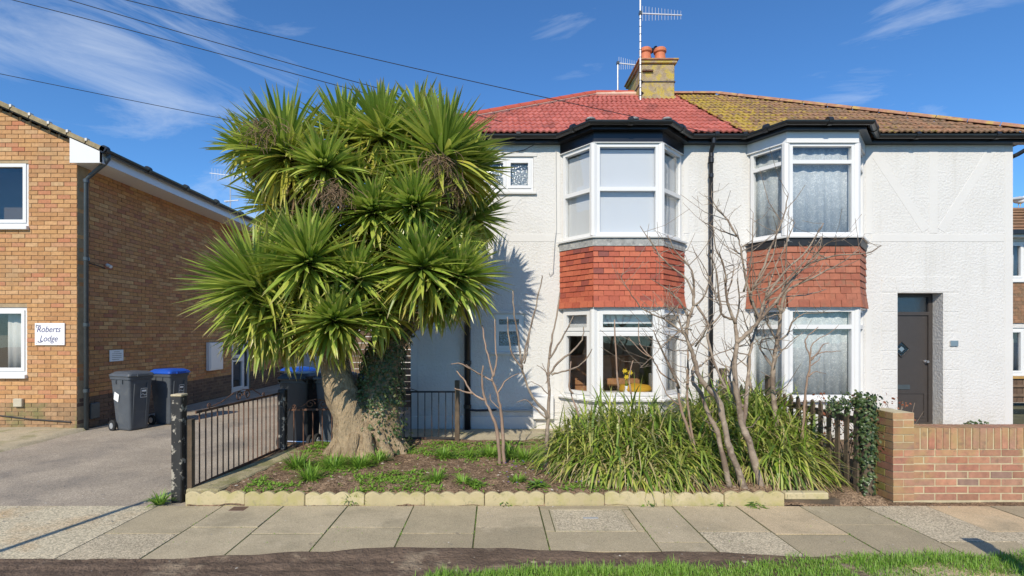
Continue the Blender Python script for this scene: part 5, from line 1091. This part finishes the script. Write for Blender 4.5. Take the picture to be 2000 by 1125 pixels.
for i in range(4200):     # ivy climbing the right-hand stem
    t = rnd()**0.85; py = 885-t*270; cx_ = np.interp(py,[600,640,690,745,805,860,890],[785,772,752,744,742,742,745]); rr_ = np.interp(py,[600,690,805,890],[0.20,0.25,0.30,0.44])
    a = ru(2.2,6.6) if py > 780 else ru(0,6.28)
    if py > 790 and rnd() < 0.62: continue
    c = W(cx_,py,7.03); r = rr_+abs(random.gauss(0,.035)); ivy_leaf(iv,(c.x+math.cos(a)*r,c.y+math.sin(a)*r,c.z),(math.cos(a)+ru(-.6,.6),math.sin(a)+ru(-.6,.6),ru(-.3,.9)),ru(0.014,0.032))
kind(iv.build('ivy', M_ivy, palm),'stuff')

# ================================================================== BARE SHRUBS
def shrub(label, chains, conv, Y0, depth, m, jitter=0.10, twigs=0, name='bare_shrub'):
    """chains: (points in the measuring view, radius px at start, radius px at end)"""
    chains = [(p_,a_*0.82,b_*0.62) for p_,a_,b_ in chains]; P0_ = conv(*chains[0][0][0]); base = W(P0_[0],P0_[1],Y0); t = thing(name,label,'shrub',(base.x,base.y,0.05))
    seen = {}
    for ci, (pts, r0, r1) in enumerate(chains):
        st = seen.get(pts[0]); y = st if st is not None else Y0; drift = ru(-1,1)*depth; out = []; rr = []; m_ = len(pts)
        if st is None and ci > 0: # start near an existing node
            k = min(seen, key=lambda q: (q[0]-pts[0][0])**2+(q[1]-pts[0][1])**2); y = seen[k]
        for i, p in enumerate(pts):
            yy = y+drift*(i/(m_-1) if m_ > 1 else 0); seen[p] = yy; a = conv(*p); out.append(W(a[0],a[1],yy)); rr.append((r0+(r1-r0)*i/(m_-1))*yy/1000)
        if ci == 0 or pts[0][1] == chains[0][0][0][1]: out[0].z = 0.0
        sp_ = []; sr = []
        for i in range(m_-1):
            for j in range(4):
                tt_ = j/4; p0 = out[max(0,i-1)]; p1 = out[i]; p2 = out[i+1]; p3 = out[min(m_-1,i+2)]
                sp_.append(0.5*((2*p1)+(p2-p0)*tt_+(2*p0-5*p1+4*p2-p3)*tt_*tt_+(3*p1-p0-3*p2+p3)*tt_**3)+Vector((random.gauss(0,.0035),random.gauss(0,.0035),random.gauss(0,.003)))); sr.append((rr[i]+(rr[i+1]-rr[i])*tt_)*ru(0.86,1.16))
        sp_.append(out[-1]); sr.append(rr[-1]*0.9); MB().tube(sp_, sr, 8, True).build('stem' if r0 > 3.2 else 'branch', m, t, smooth=True)
        for k in range(twigs):
            i = random.randrange(len(sp_)//3, len(sp_)); d = Vector((random.gauss(0,1),random.gauss(0,0.7),ru(0,1.1))).normalized(); q = sp_[i]; L = ru(0.06,0.30)*(1.9 if rnd() < 0.3 else 1); e = [q,q+d*L*0.5+Vector((0,0,random.gauss(0,.012))),q+d*L+Vector((random.gauss(0,.03),0,L*0.25))]
            MB().tube(e,[min(sr[i]*0.6,0.0075),min(sr[i]*0.45,0.005),0.0022],5,True).build('twig', m, t)
    return t
z7 = lambda x,y: (880+x/2.678, 560+y/2.678)
zB = lambda x,y: (1080+x/3.333, 720+y/3.333)
zU = lambda x,y: (1250+x/2.96, 380+y/2.96)
shrub('small bare two-stemmed shrub with orange-brown twigs in front of the thin fence post',[
 ([(258,950),(246,770),(215,670),(180,590),(165,500),(170,412)],4.6,2.2),([(282,945),(272,760),(262,640),(245,560),(222,495),(215,472)],4.2,2.8),([(180,590),(118,560),(75,495),(32,440)],2.6,1.8),([(118,560),(60,545),(20,530)],2.4,1.6),
 ([(222,470),(195,360),(180,290),(165,200)],2.6,2.0),([(222,470),(240,390),(235,300),(230,170)],2.4,1.9),([(222,495),(160,460),(60,405),(2,404)],2.4,1.3),([(160,462),(110,430),(80,408)],1.8,1.3),([(245,560),(300,480),(372,450)],1.8,0.9),([(262,640),(215,600),(205,560)],1.5,0.8)], z7, 6.2, 0.18, M_twigred)
shrub('bare forked shrub with slender upright stems in front of the bay window corner',[
 ([(500,978),(505,840),(508,700),(516,590),(514,500),(512,470)],5.2,3.4),([(512,470),(513,380),(535,250),(560,120),(572,30)],3.2,1.8),([(512,470),(560,400),(640,335),(688,275),(695,208)],2.8,1.6),([(530,458),(600,440),(688,402),(740,325)],2.5,1.4),
 ([(513,380),(562,305),(605,230),(642,152)],2.6,1.6),([(512,480),(495,440),(450,408)],1.8,1.0),([(508,690),(495,652),(430,580),(385,470),(372,405)],4.0,3.0),([(372,405),(355,270),(335,150),(325,22)],2.8,1.9),([(372,405),(405,270),(440,135),(468,0),(478,-60)],2.6,1.5),
 ([(376,425),(322,352),(303,240),(297,158)],2.5,1.7),([(385,400),(402,320),(430,150)],2.2,1.5),([(500,690),(440,632),(395,590),(345,606)],2.0,1.0),([(505,560),(470,520),(420,495)],1.6,0.8),([(500,505),(505,470),(480,400)],1.5,0.8)], z7, 5.9, 0.2, M_twig)
shrub('thin bare shrub rising between the strap-leaved mounds before the right side of the left bay',[
 ([(1325,1040),(1290,890),(1245,745),(1200,620),(1185,500)],4.5,3.0),([(1185,500),(1140,400),(1090,300),(1062,228)],2.8,1.6),([(1290,890),(1265,770),(1240,620),(1243,480),(1240,330)],3.4,2.2),([(1185,500),(1100,450),(1060,380),(1000,340),(930,265)],2.2,1.0),([(1060,380),(990,300),(985,180)],1.6,1.0),
 ([(877,545),(870,400),(858,172)],2.6,1.8),([(945,560),(935,480),(955,385)],2.2,1.5),([(640,560),(620,520),(630,390)],2.2,1.5),([(670,680),(640,590),(620,530)],2.0,1.6),([(1200,620),(1130,560),(1075,430)],1.6,1.0)], z7, 5.6, 0.15, M_twigred, twigs=0)
tall = [([(1262,785),(1200,640),(1150,520),(1110,330),(1078,205),(1000,120),(945,40),(928,-40)],10,7)]
t1 = shrub('tall bare many-branched shrub with pale leaning trunk in front of the black downpipe',[
 ([(617,1703),(562,1575),(518,1468),(482,1299),(454,1188),(385,1113),(336,1042),(320,971),(296,900),(270,820),(282,720),(310,645)],8.6,4.6),([(520,1690),(490,1560),(451,1388),(411,1299),(349,1148),(305,1077),(320,971)],7.0,4.4),([(310,645),(312,560),(300,440),(200,320),(160,232)],3.6,1.4),([(282,720),(235,620),(160,550),(68,490)],2.6,1.0),([(310,600),(270,490),(140,380),(60,270),(0,182)],2.8,1.2),
 ([(270,820),(160,730),(70,690),(0,650)],2.8,1.6),([(265,850),(180,820),(100,790)],1.8,1.0),([(0,650),(-60,560),(-110,470),(-60,440)],1.4,0.8),([(296,900),(230,740),(215,640)],2.2,1.2),([(310,645),(370,590),(410,480),(420,400)],2.6,1.2),([(330,640),(400,760),(390,830),(440,1000),(500,1120)],3.0,3.6),
 ([(400,760),(470,690),(440,600),(400,480),(305,305)],2.4,1.0),([(320,880),(400,760)],2.0,2.2),([(300,780),(240,790),(130,870),(70,940),(0,1000)],1.6,0.7),([(270,830),(200,700),(150,640),(120,660)],1.4,0.7),([(330,1010),(350,990),(430,930),(560,880)],2.2,1.2),([(296,900),(180,900),(100,860)],1.3,0.7),
 ([(270,1120),(275,1000),(280,870)],2.2,1.8),([(230,1120),(140,930),(80,790)],2.8,1.4),([(310,690),(240,690),(170,610)],1.4,0.6),([(306,700),(250,760),(200,860)],1.2,0.6),([(350,980),(250,1090),(180,1000),(110,950)],1.3,0.6)], zU, 5.33, 0.35, M_twig, twigs=8)
t2 = shrub('tallest bare shrub with twin grey trunks spreading branches across the right bay',[
 ([(713,1699),(669,1575),(633,1433),(598,1353),(576,1228),(554,1113),(545,1006),(548,960),(562,860),(552,745)],9.5,5.6),([(598,1353),(611,1237),(620,1113),(632,1000),(648,850),(700,700)],6.0,3.0),([(598,1228),(554,1184),(518,1077),(527,1006),(562,880)],5.0,3.4),([(552,745),(520,660),(500,600),(488,430),(440,310),(418,180)],4.2,1.4),([(535,720),(470,690),(455,560),(430,400),(385,345)],3.0,1.2),([(562,860),(640,785),(690,720),(722,610),(840,440),(960,330),(1062,165)],5.0,1.5),
 ([(650,640),(610,480),(585,330),(560,240),(460,85)],3.2,1.2),([(560,240),(470,210),(360,155)],2.0,0.9),([(560,240),(510,150),(425,50),(415,-20)],2.2,1.0),([(690,720),(655,640),(645,560),(680,500),(770,350),(790,190)],3.4,1.3),([(680,500),(760,300),(830,120),(857,-5)],2.8,1.4),([(600,560),(640,400),(655,105)],2.4,1.3),
 ([(690,720),(810,590),(950,420),(1130,355),(1310,340),(1396,295)],3.4,1.3),([(722,610),(900,440),(1050,245)],2.6,1.2),([(722,610),(760,480),(895,160)],2.6,1.3),([(950,420),(1060,300),(1132,255)],1.8,0.9),([(552,745),(575,600),(560,490)],2.2,1.2),([(500,600),(545,420),(490,420)],1.5,0.8),([(588,350),(540,320)],1.8,1.3)], zU, 5.36, 0.4, M_twig, twigs=8)
t3 = shrub('bare shrub with thick twisted stem between the right bay and the downpipe shrub',[
 ([(800,1600),(790,1400),(775,1200),(765,1090),(775,960),(792,850),(812,690),(790,640)],7.0,4.5),([(812,690),(850,560),(1000,480),(1150,400),(1265,320)],3.6,1.2),([(640,1120),(625,1000),(648,850),(700,700),(770,600),(960,580),(1075,548)],4.0,1.2),([(792,850),(850,810),(880,740),(950,690),(1120,680)],2.6,0.9),([(790,640),(830,540),(900,460),(1020,370),(1050,240)],2.6,1.2),
 ([(790,900),(700,880),(720,830),(880,850)],1.8,0.8),([(812,690),(840,640),(820,400),(800,360)],2.0,1.0),([(792,850),(740,750),(700,640),(655,430)],2.6,1.2),([(765,1000),(700,900),(710,830)],1.6,0.9),([(775,960),(840,880),(940,800)],1.8,0.8),([(640,850),(600,700),(560,640)],1.8,0.9),([(812,690),(760,700),(690,740),(620,900)],1.6,0.8)], zU, 6.2, 0.3, M_twig, twigs=8)
shrub('little bare forked sapling in front of the lower lace window',[
 ([(925,1600),(940,1400),(955,1180),(965,1080),(985,960),(962,880),(960,830),(1030,765)],3.4,1.2),([(985,960),(1030,910),(1055,870),(1095,858)],2.0,0.9),([(990,945),(1050,915),(1160,905)],1.8,0.9),([(975,1050),(1010,1025),(1075,1035)],1.8,0.8),([(985,990),(1030,960),(1040,930)],1.6,0.8),([(985,960),(1000,860),(1095,800),(1150,750)],1.5,0.6)], zU, 5.9, 0.12, M_twigred)

# ================================================================== STRAP-LEAVED MOUNDS
def mound(label, cx, cy, rx, ry, h, n, dead_n, lmin, lmax, tops=None):
    mb = MB()
    for i in range(n+dead_n):
        a = ru(0,6.28); r = math.sqrt(rnd()); x = cx+rx*r*math.cos(a); y = cy+ry*r*math.sin(a); hh = h(x,y)
        isdead = i >= n; z0 = soilz(x,y)+ (ru(0.0,0.55)*hh if not isdead else ru(0.0,0.5)*hh)
        out = Vector(((x-cx)/rx,(y-cy)/ry-0.35,0))*0.75; d = Vector((out.x*ru(0.2,1.1)+random.gauss(0,.5),out.y*ru(0.2,1.1)+random.gauss(0,.5),1.0 if not isdead else ru(0.0,0.8)))
        L = ru(lmin,lmax)*(0.7+0.4*hh); d.x += random.gauss(0,.25); d.z *= (0.25 if rnd() < 0.22 else 1.0); blade(mb,(x,y,z0),d,L,ru(0.012,0.034)*(0.55 if isdead else 1),ru(0.14,0.55),6,ru(0.7,1.0) if isdead else max(0,random.gauss(0.03,0.15)))
    t = thing('strap_leaf_plant',label,'plant',(cx,cy,0.05)); kind(mb.build('leaves', M_strap, t, attrs=True),'stuff'); return t
mound('broad arching strap-leaved mound under the left bay window', 1.66, 6.12, 0.98, 0.74, lambda x,y: 0.98*max(0.30,1-((x-1.62)/1.25)**2)*max(0.40,1-((y-6.45)/1.3)**2), 3600, 2300, 0.34, 0.66)
mound('taller strap-leaved mound with straw coloured leaves beside the picket fence', 3.14, 6.50, 0.66, 1.02, lambda x,y: 1.18*max(0.5,1-((x-3.25)/1.5)**2)*max(0.40,1-((y-6.9)/1.5)**2), 4000, 3300, 0.36, 0.70)
mound('lower strap-leaved mound filling the gap between the two large mounds', 2.38, 6.35, 0.55, 0.66, lambda x,y: 0.85*max(0.45,1-((y-6.6)/1.3)**2), 1700, 600, 0.34, 0.60)
def clump(label, px, py, r, n, L, zg=0.10, wd=0.013, name='leafy_clump', m=None, up=1.0, group='small green clumps in the bed'):
    Y = (1.7-zg)*1000/(py-651); c = W(px,py,Y); mb = MB(); z = soilz(c.x,c.y)-0.01 if zg > 0.02 else 0.0
    for i in range(n):
        a = ru(0,6.28); q = r*math.sqrt(rnd())*0.6; blade(mb,(c.x+q*math.cos(a),c.y+q*math.sin(a),z),(math.cos(a)*ru(.1,.9),math.sin(a)*ru(.1,.9),up),L*ru(.6,1.15),wd*ru(.7,1.2),ru(.1,.45),4,max(0,random.gauss(0,.1)))
    o = mb.build(name, m or M_clump, attrs=True); tag(o,label,'plant',group); return o
for lab,px,py,r,n,L in (('large bright strap-leaved clump left of the palm base, behind the border strip',583,912,.13,210,.24),('bright clump nearest the edging left of the palm',606,938,.12,150,.22),('wide green clump just left of the palm trunk foot',652,914,.15,220,.21),
    ('green clump directly in front of the palm trunk',702,912,.15,220,.20),('green clump at the right foot of the palm trunk',738,900,.12,150,.17),('upright clump alone in bare soil near the thin fence post',866,896,.09,120,.20),('small clump in the middle of the bare soil',853,940,.09,90,.17),
    ('small clump in front of the two-stemmed shrub, close to the edging',905,948,.09,70,.12),('small clump beside the thin fence post foot',915,890,.08,80,.15),('clump behind the two-stemmed shrub, to its left',958,888,.11,140,.19),('dense clump just right of the two-stemmed shrub',997,892,.13,170,.22),
    ('dense clump between the two slender bare shrubs',1026,900,.12,160,.20),('clump under the bare forked shrub by the wall',1052,888,.11,130,.20),('low clump close to the edging under the forked shrub',1010,940,.10,90,.10)):
    clump(lab,px,py,r,n,L)
def rosette(label, px, py, r, n, zg=0.1, name='weed', group='broad-leaved weeds'):
    Y = (1.7-zg)*1000/(py-651); c = W(px,py,Y); mb = MB(); z = soilz(c.x,c.y) if zg > 0.02 else 0.0
    for i in range(n):
        a = ru(0,6.28); q = r*rnd(); blade(mb,(c.x+q*math.cos(a),c.y+q*math.sin(a),z+ru(0,.10)*(1-q/r)*r*6),(math.cos(a),math.sin(a),ru(.1,1.0)),r*ru(.3,.7),r*ru(.14,.26),ru(.1,.35),3,max(0,random.gauss(0,.08)))
    return tag(mb.build(name, M_clump, attrs=True),label,'weed',group)
rosette('bright leafy weed at the foot of the broad strap-leaved mound',1318,945,.16,170)
rosette('flat green weed by the edging below the forked shrub',1048,948,.12,90); rosette('flat green weed at the left of the bare soil',770,925,.09,60); rosette('flat green weed behind the edging, left of the two-stemmed shrub',930,950,.10,80)
for lab,px,py in (('weed growing from the edging foot below the palm',690,982),('round leafed weed at the edging foot below the broad mound',1263,984),('spreading weed at the edging foot under the grey trunks',1402,983),('weed at the right end of the scalloped edging foot',1475,988),('weed tuft beside the near railing post foot',312,985),('tiny weed at the edging foot near the paving middle',985,983)):
    (clump if 'tuft' in lab or 'palm' in lab else rosette)(*( (lab,px,py,.07,90,.15,0.0) if 'tuft' in lab or 'palm' in lab else (lab,px,py,.085,70,0.0)), **({'group':'pavement weeds'}))
gc = MB()    # low ground cover seedlings
for i in range(5600):
    x = ru(-2.6,1.2); y = ru(5.2,7.5)
    if snoise(x,y,1.3)+0.3*snoise(x,y,4) < 0.06 and rnd() < 0.93: continue
    a = ru(0,6.28)
    for k in range(3): blade(gc,(x,y,soilz(x,y)),(math.cos(a+k*2.1),math.sin(a+k*2.1),ru(.3,1.2)),ru(.025,.065),ru(.012,.026),ru(.1,.4),2,max(0,random.gauss(0,.1)))
for i in range(900):   # moss and grass along the cross joints
    x = ru(-3.3,4.2); k_ = random.choice([4.35,4.49,3.69,3.57,4.395,4.17]); y = k_+random.gauss(0,.006)
    if snoise(x*2,y,1.6) < 0.12: continue
    blade(gc,(x,y,-0.006),(ru(-.8,.8),ru(-.8,.8),1),ru(.006,.018),.006,.2,2,max(0,random.gauss(0,.1)))
for i in range(900):   # moss and grass in the paving joints
    c_ = random.choice([-2.68,-2.08,-1.45,-0.80,-0.177,0.43,1.30,1.74,2.37,3.0,3.62]); y = ru(4.0,5.05); x = c_+random.gauss(0,.006)
    if snoise(x*3,y,2.0) < 0.05: continue
    blade(gc,(x,y,-0.008),(ru(-.8,.8),ru(-.8,.8),1),ru(.008,.025),.006,.2,2,max(0,random.gauss(0,.1)))
kind(gc.build('ground_cover', M_clump, attrs=True),'stuff')
vb = MB()
for i in range(40):
    x = ru(0.1,1.1); y = ru(5.3,6.2); 
    for k in range(5): blade(vb,(x,y,soilz(x,y)+.04),(math.cos(k*1.26),math.sin(k*1.26),.8),.013,.012,.1,2)
kind(vb.build('violets', M_purple),'stuff')
# russet shrub behind the pier
rs = thing('russet_shrub','low twiggy shrub with russet leaves behind the brick pier','shrub',(4.25,5.85,0.0)); sm = MB(); lm = MB()
for i in range(46):
    x = ru(3.9,4.65); d = Vector((random.gauss(0.1,.4),random.gauss(0,.3),1)).normalized(); p = [Vector((x,5.85+ru(-.15,.15),0.0))]; hN = ru(0.75,1.08)*(1.0 if x < 4.35 else 0.95)
    for k in range(5): p.append(p[-1]+d*hN/5); d = (d+Vector((random.gauss(0,.18),random.gauss(0,.15),.1))).normalized()
    sm.tube(p,[.006,.006,.005,.004,.003,.002],5,False)
    for k in range(12):
        q = p[random.randrange(3,6)]+Vector((random.gauss(0,.03),random.gauss(0,.03),random.gauss(0,.03)))
        if x < 4.42: ivy_leaf(lm,q,(ru(-1,1),-1,ru(-1,1)),ru(.010,.022))
sm.build('twigs', M_twig, rs); kind(lm.build('leaves', M_redleaf, rs),'stuff')
dl = MB()
for px,py in ((1905,828),(1918,826),(1895,830)):
    p = W(px,py,5.5); dl.tube([(p.x,5.5,0.0),(p.x-.02,5.5,.5),(p.x,5.5,p.z)],.004,5,False)
    for k in range(14): ivy_leaf(dl,(p.x+random.gauss(0,.03),5.5+random.gauss(0,.02),p.z+random.gauss(0,.02)),(ru(-1,1),-1,ru(-1,1)),.016)
tag(dl.build('wall_weed', M_ivy),'dark sprig showing over the top of the brick garden wall','weed')

# ================================================================== FAR HOUSE AT RIGHT, BIRDS
fh = thing('far_house','neighbouring house with mossy roof glimpsed beyond the right corner','house',(17,15,0))
HY = 14.0; hx0, hx1 = 13.4, 20
hop = [(hx0+0.3,16,3.15,4.22),(hx0+0.3,16,0.55,1.85)]
MB().holes(hx0,hx1,-0.2,4.4,0,0.2,hop,lambda u,v,h:(u,HY+h,v)).build('wall', M_roughcast, fh); MB().box(hx0,hx0+0.2,HY+0.202,20,-0.2,4.4).build('side_wall', M_roughcast, fh)
fr_ = roof_plane('roof',[(hx0-0.3,HY-0.25,4.45),(hx1,HY-0.25,4.45),(hx1,HY+2.2,5.68),(hx0-0.3,HY+2.2,5.68)],M_roof_brown,fh)
for r in range(8): MB().box(hx0-0.3,hx1,HY-0.27+r*0.3,HY-0.1+r*0.3,4.47+r*0.151,4.50+r*0.151).build('tile_course', M_roof_brown, fr_)
roof_plane('roof_rear',[(hx0-0.3,HY+2.21,5.68),(hx1,HY+2.21,5.68),(hx1,HY+6,3.9),(hx0-0.3,HY+6,3.9)],M_roof_brown,fh)
MB().box(hx0-0.3,hx1,HY-0.36,HY-0.26,4.36,4.47).build('gutter', M_blackplastic, fh); MB().box(hx0-0.3,hx1,HY-0.255,HY-0.001,4.30,4.358).build('soffit', M_upvc, fh)
for op in hop:
    L = op[1]-op[0]; H = op[3]-op[2]; window(fh,(op[0]+.003,HY+.03),(op[1]-.003,HY+.03),op[2]+.003,op[3]-.003,even(L-.006,H-.006,[(.08,H-.08)],.07,True,3),.08); hang(fh,(op[0],HY+.25),(op[1],HY+.25),op[2],op[3],.0,M_greycover,'blind',0.006,120)
    bevel(MB().box(op[0]-.06,op[1]+.06,HY-.08,HY-.001,op[2]-.06,op[2]).build('sill', M_upvc, fh),.006)
for r in range(11):
    for c in range(18): MB().box(hx0+0.1+c*0.17+(0.08 if r % 2 else 0),hx0+0.265+c*0.17+(0.08 if r % 2 else 0),HY-.035,HY-.005,1.98+r*.10,2.085+r*.10).build('hung_tile', M_roof_brown, fh)
bf = thing('boundary_fence','dark close-boarded fence with ochre capping beyond the right corner','fence',(12,12.2,0)); x = 9.2
while x < 15: MB().box(x,x+0.125,12.2,12.22,0.05,0.62).build('board', M_fencebrown, bf); x += 0.135
for z in (0.2,0.42): MB().box(9.2,15,12.16,12.198,z,z+.06).build('rail', M_fencebrown, bf)
MB().box(9.2,15,12.15,12.27,0.622,0.68).build('capping', mat('ochre_timber',(0.42,0.25,0.08),.8,.2,8), bf)
def bird(label, c, s, body, wing, beak, face, name):
    t = thing(name,label,'bird',c); c = Vector(c); m = MB(); prof = [(-0.30,0.02,0.02),(-0.2,0.05,0.03),(-0.08,0.09,0.02),(0.04,0.10,0.01),(0.12,0.085,0.04),(0.17,0.055,0.10),(0.20,0.05,0.15),(0.235,0.045,0.165),(0.265,0.02,0.16)]
    m.tube([c+Vector((face*p*s,0,0.17*s+z*s)) for p,r,z in prof],[r*s for p,r,z in prof],12); m.build('body', body, t, smooth=True)
    for sy in (-1,1):
        wv = MB(); wv.tube([c+Vector((face*q*s,sy*0.085*s,(0.17+z)*s)) for q,z in ((0.08,0.04),(-0.08,0.05),(-0.22,0.03),(-0.36,0.02))],[0.02*s,0.055*s,0.035*s,0.004*s],8); wv.build('wing', wing, t, smooth=True); MB().tube([c+Vector((0,sy*0.03*s,0.10*s)),c+Vector((0.0,sy*0.03*s,0))],0.008*s,6).build('leg', beak, t)
    MB().tube([c+Vector((face*0.26*s,0,0.328*s)),c+Vector((face*0.33*s,0,0.315*s))],[0.014*s,0.004*s],8).build('beak', beak, t)
bird('white gull perched on the far mossy roof ridge at the right edge',(WX(1991,HY+2.2),HY+2.2,5.70),1.15,M_feather,M_gullgrey,M_beak,1,'gull')
bird('small black bird perched between the terracotta chimney pots',(3.60,11.9,8.15),0.62,M_crow,M_crow,M_crow,1,'black_bird')
